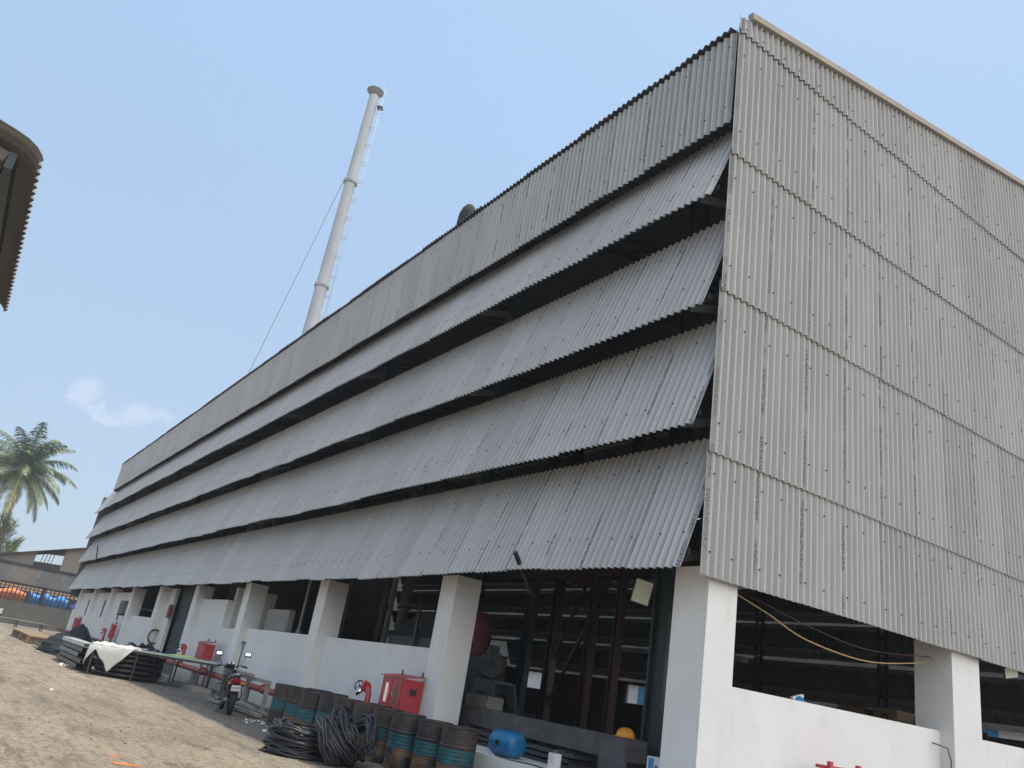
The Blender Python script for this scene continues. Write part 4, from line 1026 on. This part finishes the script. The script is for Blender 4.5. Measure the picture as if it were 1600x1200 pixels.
m = MB(); m.beam((-8.3, 11.0, 2.1), (-8.3, 11.25, 2.17), .05, .05); m.build('strap', 'litter', t)
# buildings across the back, seen bright through the openings
t = thing('back_building', 'pale sunlit wall with a blue door seen through the hall openings', 'building', (-35, 52, 0))
m = MB(); m.box(-125, 10, 52, 58, 0, 4.0); m.build('wall', 'white', t)
m = MB(); m.box(-125, 10, 51.6, 57.9, 4.0, 15.5); m.build('upper_wall', 'shed_dark2', t)
m = MB(); m.box(-55.0, -52.0, 51.95, 51.999, 0, 3.95); m.build('door', 'blue', t)
m = MB(); m.box(-40, -25.1, 51.95, 51.999, .3, 3.95); m.build('door', 'blue_tarp', t)
# ================================================================== YARD: TABLE, BEAMS, SHEET
TA, TB = Vector((-28.25, 4.25, .87)), Vector((-27.15, 7.75, .87)); TD = (TB-TA).normalized(); TW = Vector((-TD.y, TD.x, 0))
t = thing('trestle_table', 'long board table on thin dark legs with a pale green top', 'table', (TA.x, TA.y, 0))
m = MB(); m.obox((TA+TB)/2+TW*.8+V(0, 0, .0), (TB-TA).length+.1, 1.65, .035, TD); m.build('tabletop', 'ply', t)
m = MB()
for q in (.06, 1.54): m.beam(TA+TW*q+V(0, 0, -.05), TB+TW*q+V(0, 0, -.05), .05, .06)
m.build('frame', 'dark_steel', t)
for f in (.02, .36, .66, .96):
    for q in (.06, 1.54):
        m = MB(); p = TA+(TB-TA)*f+TW*q; m.beam((p.x, p.y, 0), (p.x, p.y, .80), .045, .045); m.build('leg', 'dark_steel', t)
def drape():
    nu, nv = 34, 30; vs = []; fs = []; r = random.Random(6)
    for i in range(nu+1):
        for j in range(nv+1):
            u = -.35+1.75*i/nu; w = -.62+2.3*j/nv        # along the table, across (negative hangs over the near edge)
            hang = 0
            x = u; y = w; z = .90
            edge = -.02
            if w < edge:
                dd = edge-w; cut = max(0, 1-abs((u-.62)/.62), .75*(1-abs((u+.12)/.36))); dd = dd*cut*1.25
                y = edge-.05*math.sin(min(1, dd*5)); z = .90-dd+.02*math.sin(u*17)
            if u < 0:
                dd = -u; x = -.03*math.sin(dd*6)-.06; z = min(z, .90)-dd*.9
            fold = .018*math.sin(u*9+w*4)+.014*math.sin(u*21-w*8)+.02*math.sin(w*13+u*3)
            z += max(-.005, fold)
            if w > 1.2: z += .02
            p = TA+TD*x+TW*y; vs.append((p.x, p.y, z))
    for i in range(nu):
        for j in range(nv): a = i*(nv+1)+j; fs.append((a, a+nv+1, a+nv+2, a+1))
    m = MB(); m.add(vs, fs, True); o = solo(m, 'plastic_sheet', 'plastic_white', 'white plastic sheet draped over the near corner of the table', 'plastic sheet', (TA.x, TA.y, .87))
    sd = o.modifiers.new('s', 'SOLIDIFY'); sd.thickness = .006
drape()
m = MB(); rr = random.Random(3); vs = []; fs = []
for i in range(9):
    for j in range(7):
        p = TA+TD*(2.1+.12*i)+TW*(.25+.16*j); e = .05*max(0, 1-((i-4)/4)**2-((j-3)/3)**2); vs.append((p.x, p.y, .893+e+rr.uniform(0, .012)))
for i in range(8):
    for j in range(6): a = i*7+j; fs.append((a, a+7, a+8, a+1))
m.add(vs, fs, True); o = solo(m, 'lime_cloth', 'lime', 'crumpled lime green cloth on the pale board tabletop', 'cloth', tuple(TA+TD*2.6+V(0, 0, .02))); sd = o.modifiers.new('s', 'SOLIDIFY'); sd.thickness = .008
r = random.Random(31)
labs = ['lowest', 'second lowest', 'third from the ground', 'fourth from the ground', 'topmost']
for k in range(5):
    m = MB(); z = .03+k*.145
    for q in range(5):
        a = TA+TD*(.15+r.uniform(0, .1))+TW*(.18+q*.27); b = TA+TD*(2.0+r.uniform(-.25, .1))+TW*(.18+q*.27)
        m.tube([(a.x, a.y, z+.07), (b.x, b.y, z+.07)], .062, 10)
    m.beam(TA+TD*.5+TW*.1+V(0, 0, z-.87), TA+TD*.5+TW*1.4+V(0, 0, z-.87), .08, .02); 
    p = TA+TD+TW*.6
    solo(m, 'pipe_layer', 'black', labs[k]+' layer of black pipes stacked under the table', 'pipes', (p.x, p.y, z), 'layers of black pipes under the table')
# dark tyre like heap behind the table
def heap():
    r = random.Random(44)
    m = MB()
    for k in range(46):
        f = r.random(); c = Vector((-33.6+2.6*f, 6.4+.7*r.random(), .12+r.random()*(.95-.55*abs(f-.45))))
        a = r.uniform(0, PI); L = r.uniform(.25, .55); d = Vector((math.cos(a), math.sin(a)*.7, r.uniform(-.6, .6))).normalized()
        m.obox(c, L, r.uniform(.12, .3), r.uniform(.1, .22), d)
    solo(m, 'scrap_heap', 'black', 'heap of black scrap pieces behind the draped table', 'scrap', (-32.4, 6.7, 0), kind='stuff')
heap()
labs = ['pale topmost', 'dark second from the top', 'middle grey', 'second lowest', 'lowest dark']
for k in range(5):
    z = .06+.16*(4-k); x0 = -34.6+.25*(k % 2); x1 = -29.2-.3*(k % 3)
    m = MB()
    for q in range(3 if k else 2):
        y = 4.15+q*.23+(.04 if k % 2 else 0); m.box(x0, x1, y, y+.18, z+.0, z+.012); m.box(x0, x1, y, y+.012, z+.0125, z+.125); m.box(x0, x1, y+.0125, y+.18, z+.113, z+.125)
    solo(m, 'steel_channel', ['pale_steel', 'dark_steel', 'mid_steel', 'dark_steel', 'black'][k], labs[k]+' layer of the steel channel stack left of the table', 'steel channels', (-32, 4.4, z), 'layers of steel channels left of the table')
m = MB(); 
for x in (-34, -30.3): m.box(x-.06, x+.06, 4.0, 5.1, 0, .058)
solo(m, 'timber_bearer', 'wood', 'timber bearers under the steel channel stack', 'timber', (-32, 4.4, 0))
# timber rack by the drums
t = thing('timber_rack', 'pale grey timber trestle standing between motorcycle and drums', 'trestle', (-22.5, 7.5, 0))
m = MB(); m.beam((-24.1, 7.5, .76), (-21.25, 7.5, .76), .1, .09); m.build('rail', 'wood_grey', t)
m = MB(); m.beam((-24.6, 7.35, .85), (-22.3, 7.35, .85), .12, .06); m.build('plank', 'wood_grey', t)
for x in (-24.0, -23.0, -21.35):
    m = MB(); m.beam((x, 7.5, 0), (x, 7.5, .72), .09, .09); m.build('leg', 'wood_grey', t)
m = MB(); m.beam((-24.6, 7.45, .1), (-23.05, 7.45, .62), .05, .05); m.beam((-23.0, 7.45, .55), (-22.5, 7.45, .72), .03, .03); m.build('brace', 'wood_grey', t)
for i, (a, b) in enumerate((((-24.0, 7.1, .07), (-20.2, 7.35, .07)), ((-23.5, 6.8, .07), (-19.9, 6.95, .07)), ((-22.7, 7.2, .17), (-20.6, 7.0, .15)))):
    m = MB(); m.beam(a, b, .16, .07); solo(m, 'loose_board', 'wood_grey', ['rear board lying on the ground below the trestle', 'front board lying on the ground below the trestle', 'short board lying across the two boards below the trestle'][i], 'board', a, 'loose boards below the trestle')
# concrete strip along the wall
r = random.Random(5)
for i in range(9):
    x0 = -28.5-1.9*i*1.05; m = MB(); m.box(x0, x0+1.7, 7.1+r.uniform(-.1, .1), 7.7, .0, .09+r.uniform(0, .05))
    if i < 7: solo(m, 'concrete_slab', 'concrete', 'pale concrete slab in the broken row along the wall behind the table', 'concrete slab', (x0, 7.4, 0), 'broken row of concrete slabs along the wall')
# ================================================================== MOTORCYCLE (x forward, built local)
def motorcycle():
    t = thing('motorcycle', 'black and maroon motorcycle seen from behind, parked by the wall', 'motorcycle', (0, 0, 0))
    def part(m, n, mt, p=None): return m.build(n, mt, p or t, True)
    def wheel(x, w):
        m = MB(); R0 = .245; pr = []
        vs = []; n = 36; k = 10
        for i in range(n):
            a = 2*PI*i/n
            for j in range(k):
                b = 2*PI*j/k; rr_ = R0+w*.5*math.cos(b); vs.append((x+rr_*math.cos(a), w*.5*math.sin(b), .30+rr_*math.sin(a)))
        fs = [(i*k+j, ((i+1) % n)*k+j, ((i+1) % n)*k+(j+1) % k, i*k+(j+1) % k) for i in range(n) for j in range(k)]
        m.add(vs, fs, True); ty = part(m, 'wheel', 'rubber')
        m = MB(); m.tube([(x+.215*math.cos(a*PI/16), 0, .30+.215*math.sin(a*PI/16)) for a in range(32)], .018, 6, closed=True)
        for q in range(5): a = q*2*PI/5; m.beam((x, 0, .30), (x+.21*math.cos(a), 0, .30+.21*math.sin(a)), .03, .03, (0, 1, 0))
        m.cyl((x, -.09, .30), (x, .09, .30), .045); part(m, 'rim', 'chrome' if 0 else 'dark_steel', ty)
    wheel(0, .12); wheel(1.28, .10)
    m = MB(); m.tube([(1.28, -.09, .30), (1.10, -.09, .80), (1.05, -.09, .95)], .022, 8); m.tube([(1.28, .09, .30), (1.10, .09, .80), (1.05, .09, .95)], .022, 8); m.beam((1.06, -.11, .90), (1.06, .11, .90), .05, .04); part(m, 'fork', 'chrome')
    m = MB()
    for s in (-1, 1):
        m.tube([(1.00, s*.06, .98), (.92, s*.20, 1.04), (.86, s*.36, 1.02)], .012, 8); m.tube([(.87, s*.26, 1.025), (.84, s*.38, 1.01)], .02, 8)
        m.tube([(.93, s*.17, 1.03), (.90, s*.36, 1.055)], .006, 5)
    part(m, 'handlebar', 'black')
    for s in (-1, 1):
        m = MB(); m.tube([(.90, s*.22, 1.04), (.86, s*.30, 1.20), (.85, s*.33, 1.26)], .007, 6); m.obox((.842, s*.34, 1.30), .025, .17, .10, (1, 0, -.55)); mo = part(m, 'mirror', 'black')
        m = MB(); m.obox((.826, s*.34, 1.308), .004, .12, .07, (1, 0, -.55 if s > 0 else -.2)); part(m, 'mirror_glass', 'mirror', mo)
    m = MB(); m.obox((1.12, 0, .93), .16, .22, .22, (1, 0, -.3)); part(m, 'headlight_cowl', 'black')
    m = MB(); m.obox((.99, 0, 1.06), .05, .2, .1, (1, 0, -.9)); g_ = part(m, 'dashboard', 'black')
    m = MB()
    for s in (-.05, .05): m.cyl((.965, s, 1.085), (.955, s, 1.095), .035, None, 14)
    part(m, 'dial', 'litter', g_)
    # tank, seat, tail by lofted sections
    def loft(secs, name, mat, n=16):
        m = MB(); vs = []
        for x, y, z, w, h in secs:
            for j in range(n):
                a = 2*PI*j/n; vs.append((x, y+w*math.copysign(abs(math.cos(a))**.7, math.cos(a)), z+h*math.copysign(abs(math.sin(a))**.8, math.sin(a))))
        k = len(secs); m.add(vs, [(i*n+j, i*n+(j+1) % n, (i+1)*n+(j+1) % n, (i+1)*n+j) for i in range(k-1) for j in range(n)]+[tuple(range(n-1, -1, -1)), tuple((k-1)*n+j for j in range(n))], True); return part(m, name, mat)
    loft([(.95, 0, .83, .05, .05), (.86, 0, .84, .13, .11), (.70, 0, .84, .15, .12), (.56, 0, .80, .10, .09), (.50, 0, .77, .06, .05)], 'fuel_tank', 'black')
    loft([(.58, 0, .79, .08, .03), (.45, 0, .765, .12, .045), (.2, 0, .775, .125, .045), (-.02, 0, .81, .12, .05), (-.22, 0, .84, .09, .035), (-.28, 0, .845, .05, .02)], 'seat', 'seat')
    loft([(.42, 0, .68, .09, .06), (.1, 0, .70, .13, .07), (-.16, 0, .74, .11, .07), (-.33, 0, .79, .07, .045), (-.38, 0, .80, .03, .02)], 'tail_panel', 'maroon')
    m = MB(); m.tube([(-.30, -.10, .86), (-.36, -.09, .90), (-.40, 0, .90), (-.36, .09, .90), (-.30, .10, .86), (-.05, .13, .84)], .014, 8); part(m, 'grab_rail', 'chrome')
    m = MB(); m.obox((-.375, 0, .765), .05, .15, .07, (1, 0, .3)); part(m, 'tail_lamp', 'tail')
    m = MB(); m.obox((-.30, 0, .58), .02, .15, .26, (1, 0, .35)); part(m, 'mudguard', 'black')
    m = MB(); m.obox((-.35, 0, .60), .01, .20, .13, (1, 0, .25)); pl = part(m, 'number_plate', 'plate')
    m = MB()
    for q in range(6): m.obox((-.358, -.07+q*.028, .605), .003, .014, .035, (1, 0, .25))
    part(m, 'plate_text', 'black', pl)
    for s in (-1, 1):
        m = MB(); m.tube([(-.30, s*.04, .70), (-.31, s*.14, .70)], .008, 6); m.cyl((-.31, s*.14, .70), (-.34, s*.18, .70), .028, .022, 10); part(m, 'rear_indicator', 'amber')
    m = MB(); m.tube([(1.0, 0, .92), (.85, 0, .55), (.72, 0, .28), (.35, 0, .26), (.25, 0, .42), (.40, 0, .70), (.95, 0, .80)], .022, 8); m.tube([(.40, .09, .70), (-.25, .09, .74)], .015, 6); m.tube([(.40, -.09, .70), (-.25, -.09, .74)], .015, 6); part(m, 'frame', 'black')
    m = MB(); m.obox((.55, 0, .38), .34, .24, .2); m.cyl((.62, 0, .42), (.70, 0, .66), .085, .09, 14)
    for q in range(6): m.obox((.65+.01*q, 0, .50+.028*q), .2, .2, .008, (1, 0, -.3))
    part(m, 'engine', 'dark_steel')
    m = MB(); m.tube([(.72, .06, .62), (.86, .1, .50), (.80, .13, .25), (.45, .15, .22), (.2, .16, .26), (-.30, .18, .36)], [.02, .02, .02, .024, .042, .045], 10); part(m, 'exhaust', 'mid_steel')
    for s in (-1, 1):
        m = MB(); m.beam((.35, s*.07, .30), (0, s*.09, .30), .03, .05); part(m, 'swing_arm', 'black')
        m = MB(); m.tube([(.0, s*.11, .34), (-.02+.12, s*.11, .68)], [.028, .028], 8); part(m, 'shock_absorber', 'dark_steel')
        m = MB(); m.tube([(.40, s*.12, .30), (.40, s*.26, .30)], .018, 8); part(m, 'footpeg', 'rubber')
    m = MB()
    for i in range(9):
        a0 = -.2+i*.22; m.obox((1.28+.33*math.cos(a0+.6), 0, .30+.33*math.sin(a0+.6)), .09, .12, .008, (-math.sin(a0+.6), 0, math.cos(a0+.6)), (math.cos(a0+.6), 0, math.sin(a0+.6)))
    part(m, 'front_mudguard', 'black')
    for s in (-1, 1):
        m = MB(); m.tube([(.82, s*.06, .62), (.80, s*.26, .62), (.78, s*.33, .50), (.76, s*.33, .34), (.74, s*.24, .26), (.72, s*.06, .28)], .014, 8); part(m, 'crash_bar', 'dark_steel')
    m = MB(); m.tube([(.05, .13, .78), (-.1, .24, .70), (-.2, .26, .50), (-.05, .24, .36), (.2, .16, .40)], .008, 6); m.tube([(-.02, .14, .76), (-.12, .25, .60), (0, .24, .40)], .006, 6); part(m, 'side_guard', 'dark_steel')
    m = MB(); m.obox((.62, .17, .72), .35, .03, .16, (1, 0, .15)); m.obox((.62, -.17, .72), .35, .03, .16, (1, 0, .15)); part(m, 'side_cowl', 'black')
    m = MB(); m.tube([(.45, .10, .25), (.35, .25, .02)], .012, 6); part(m, 'side_stand', 'dark_steel')
    t.location = (-20.0, 6.28, 0); t.rotation_euler = (math.radians(-5), 0, math.radians(172)); 
motorcycle()
# ================================================================== FAR YARD CLUTTER
t = thing('work_bench', 'low long bench in front of the old shed', 'bench', (-80, 4.5, 0))
m = MB(); m.beam((-80, 3.9, .62), (-76, 7.6, .62), .9, .06); m.build('top', 'wood_grey', t)
for f in (.05, .5, .95):
    m = MB(); p = Vector((-80, 3.9, 0)).lerp(Vector((-76, 7.6, 0)), f); m.box(p.x-.3, p.x-.22, p.y-.1, p.y-.02, 0, .588); m.box(p.x+.22, p.x+.3, p.y, p.y+.08, 0, .588); m.build('leg', 'dark_steel', t)
t = thing('timber_pallet', 'orange brown timber pallet on low feet in the far yard', 'pallet', (-51, 4.9, 0))
m = MB()
for q in range(5): a = Vector((-56.5, 4.1+q*.32, .40)); b = Vector((-46.5, 4.35+q*.32, .34)); m.beam(a, b, .26, .05)
m.build('deck', 'wood', t)
m = MB()
for x in (-56.2, -51.5, -47): m.box(x, x+.2, 4.1, 5.6, 0, .31)
m.build('foot', 'wood', t)
def lumpy(name, mat, c, sx, sy, sz, label, cat, seed, n=18, k=7):
    r = random.Random(seed); vs = []; fs = []
    for i in range(k+1):
        f = i/k; 
        for j in range(n):
            a = 2*PI*j/n; rad = math.cos(f*PI/2)**.6 if f < 1 else .02
            vs.append((c[0]+sx*rad*math.cos(a)*(1+r.uniform(-.12, .12)), c[1]+sy*rad*math.sin(a)*(1+r.uniform(-.12, .12)), c[2]+sz*f*(1+r.uniform(-.08, .08))))
    for i in range(k):
        for j in range(n): fs.append((i*n+j, i*n+(j+1) % n, (i+1)*n+(j+1) % n, (i+1)*n+j))
    m = MB(); m.add(vs, fs, False); return solo(m, name, mat, label, cat, tuple(c))
lumpy('covered_heap', 'green_tarp', (-40.5, 4.9, 0), 3.0, .8, .85, 'dark green tarpaulin heap left of the steel channels', 'covered heap', 3)
lumpy('covered_crate', 'green_tarp', (-52, 7.0, 0), 2.2, .7, 1.2, 'dark green covered load near the far cabinet', 'covered heap', 4)
m = MB(); m.beam((-45, 4.3, .18), (-40, 4.2, .1), .1, .08); solo(m, 'loose_pole', 'black', 'black pole lying in front of the green heap', 'pole', (-43, 4.2, .1))
t = thing('handcart', 'parked dark two wheeler with a white front at the left edge', 'motorcycle', (-84, 4.7, 0))
m = MB()
for x in (-84.6, -83.3): m.tube([(x+.28*math.cos(a*PI/10), 4.7, .3+.28*math.sin(a*PI/10)) for a in range(20)], .06, 6, closed=True)
m.build('wheel', 'rubber', t)
m = MB(); m.obox((-83.9, 4.7, .72), 1.3, .3, .35); m.obox((-83.5, 4.7, 1.0), .3, .4, .25); m.build('body', 'black', t)
m = MB(); m.obox((-83.1, 4.65, 1.05), .06, .32, .42); m.build('front_panel', 'litter', t)
m = MB(); m.beam((-83.35, 4.35, 1.3), (-83.35, 5.05, 1.3), .04, .04); m.build('handlebar', 'black', t)
lab = {}
# litter and stones
r = random.Random(77)
def scatter(n, fn, mat, name, label, lo, hi):
    m = MB()
    for k in range(n):
        x, y = fn(); s = r.uniform(lo, hi); a = r.uniform(0, 6.28); h = s*r.uniform(.25, .6)
        vs = []
        for q in range(5):
            an = a+q*2*PI/5; rr_ = s*r.uniform(.6, 1.1); vs.append((x+rr_*math.cos(an), y+rr_*math.sin(an), 0))
        for q in range(5):
            an = a+q*2*PI/5; rr_ = s*r.uniform(.3, .7); vs.append((x+rr_*math.cos(an), y+rr_*math.sin(an), h))
        m.add(vs, [tuple(range(5, 10))]+[(q, (q+1) % 5, (q+1) % 5+5, q+5) for q in range(5)])
    o = m.build(name, mat); tag(o, label, 'debris', kind='stuff')
scatter(2600, lambda: (-7-r.random()**1.3*55, r.uniform(-2, 7.6)), 'stone', 'gravel', 'small loose stones scattered over the dusty yard', .006, .022)
scatter(700, lambda: (-7-r.random()**1.2*45, r.uniform(-1, 7.4)), 'dark_steel', 'dark_chips', 'dark chips scattered over the dusty yard', .008, .028)
scatter(70, lambda: (r.uniform(-19.5, -13.5), 6.55+r.uniform(-.35, .3)), 'litter', 'litter', 'pale litter strewn at the foot of the drums', .012, .05)
for i, (x, y, s, l) in enumerate(((-34.2, 4.75, .09, 'crumpled white scrap left of the channel stack'), (-31.2, 4.0, .12, 'white paper scrap in front of the table leg'), (-20.6, 2.6, .05, 'white scrap alone on the open dusty yard'), (-17.2, 6.2, .05, 'white scrap between motorcycle and hose coils'), (-30.9, 4.1, .10, 'small white rag by the channel stack'))):
    lumpy('paper_scrap', 'litter', (x, y, 0), s*1.6, s, s*.7, l, 'litter', 60+i, 8, 3)
m = MB()
for (x, y, a, b) in ((-11.05, 2.42, .17, .07), (-11.6, 2.40, .09, .035)):
    ux, uy = .52, .85
    vs = []
    for q in range(16):
        ca, sa = a*math.cos(q*PI/8)*(1+.2*math.sin(q*3)), b*math.sin(q*PI/8)*(1+.25*math.cos(q*5))
        vs.append((x+ux*ca+uy*sa, y+uy*ca-ux*sa, .004))
    m.add(vs[::-1], [tuple(range(16))])
o = m.build('paint_mark', 'orange_paint'); tag(o, 'orange paint mark on the dusty ground in the foreground', 'paint mark')

# ================================================================== HAZE
m = MB(); m.box(-230, 20, -60, 140, -1, 62)
hz = bpy.data.materials.new('haze'); hz.use_nodes = True; ht = hz.node_tree; ht.nodes.clear()
pv = N(ht, 'ShaderNodeVolumePrincipled'); pv.inputs['Density'].default_value = .0007; pv.inputs['Color'].default_value = (.80, .88, 1.0, 1); pv.inputs['Anisotropy'].default_value = .25
ho = N(ht, 'ShaderNodeOutputMaterial'); ht.links.new(pv.outputs[0], ho.inputs['Volume'])
M['haze'] = hz
tag(m.build('haze', 'haze'), kind='stuff')
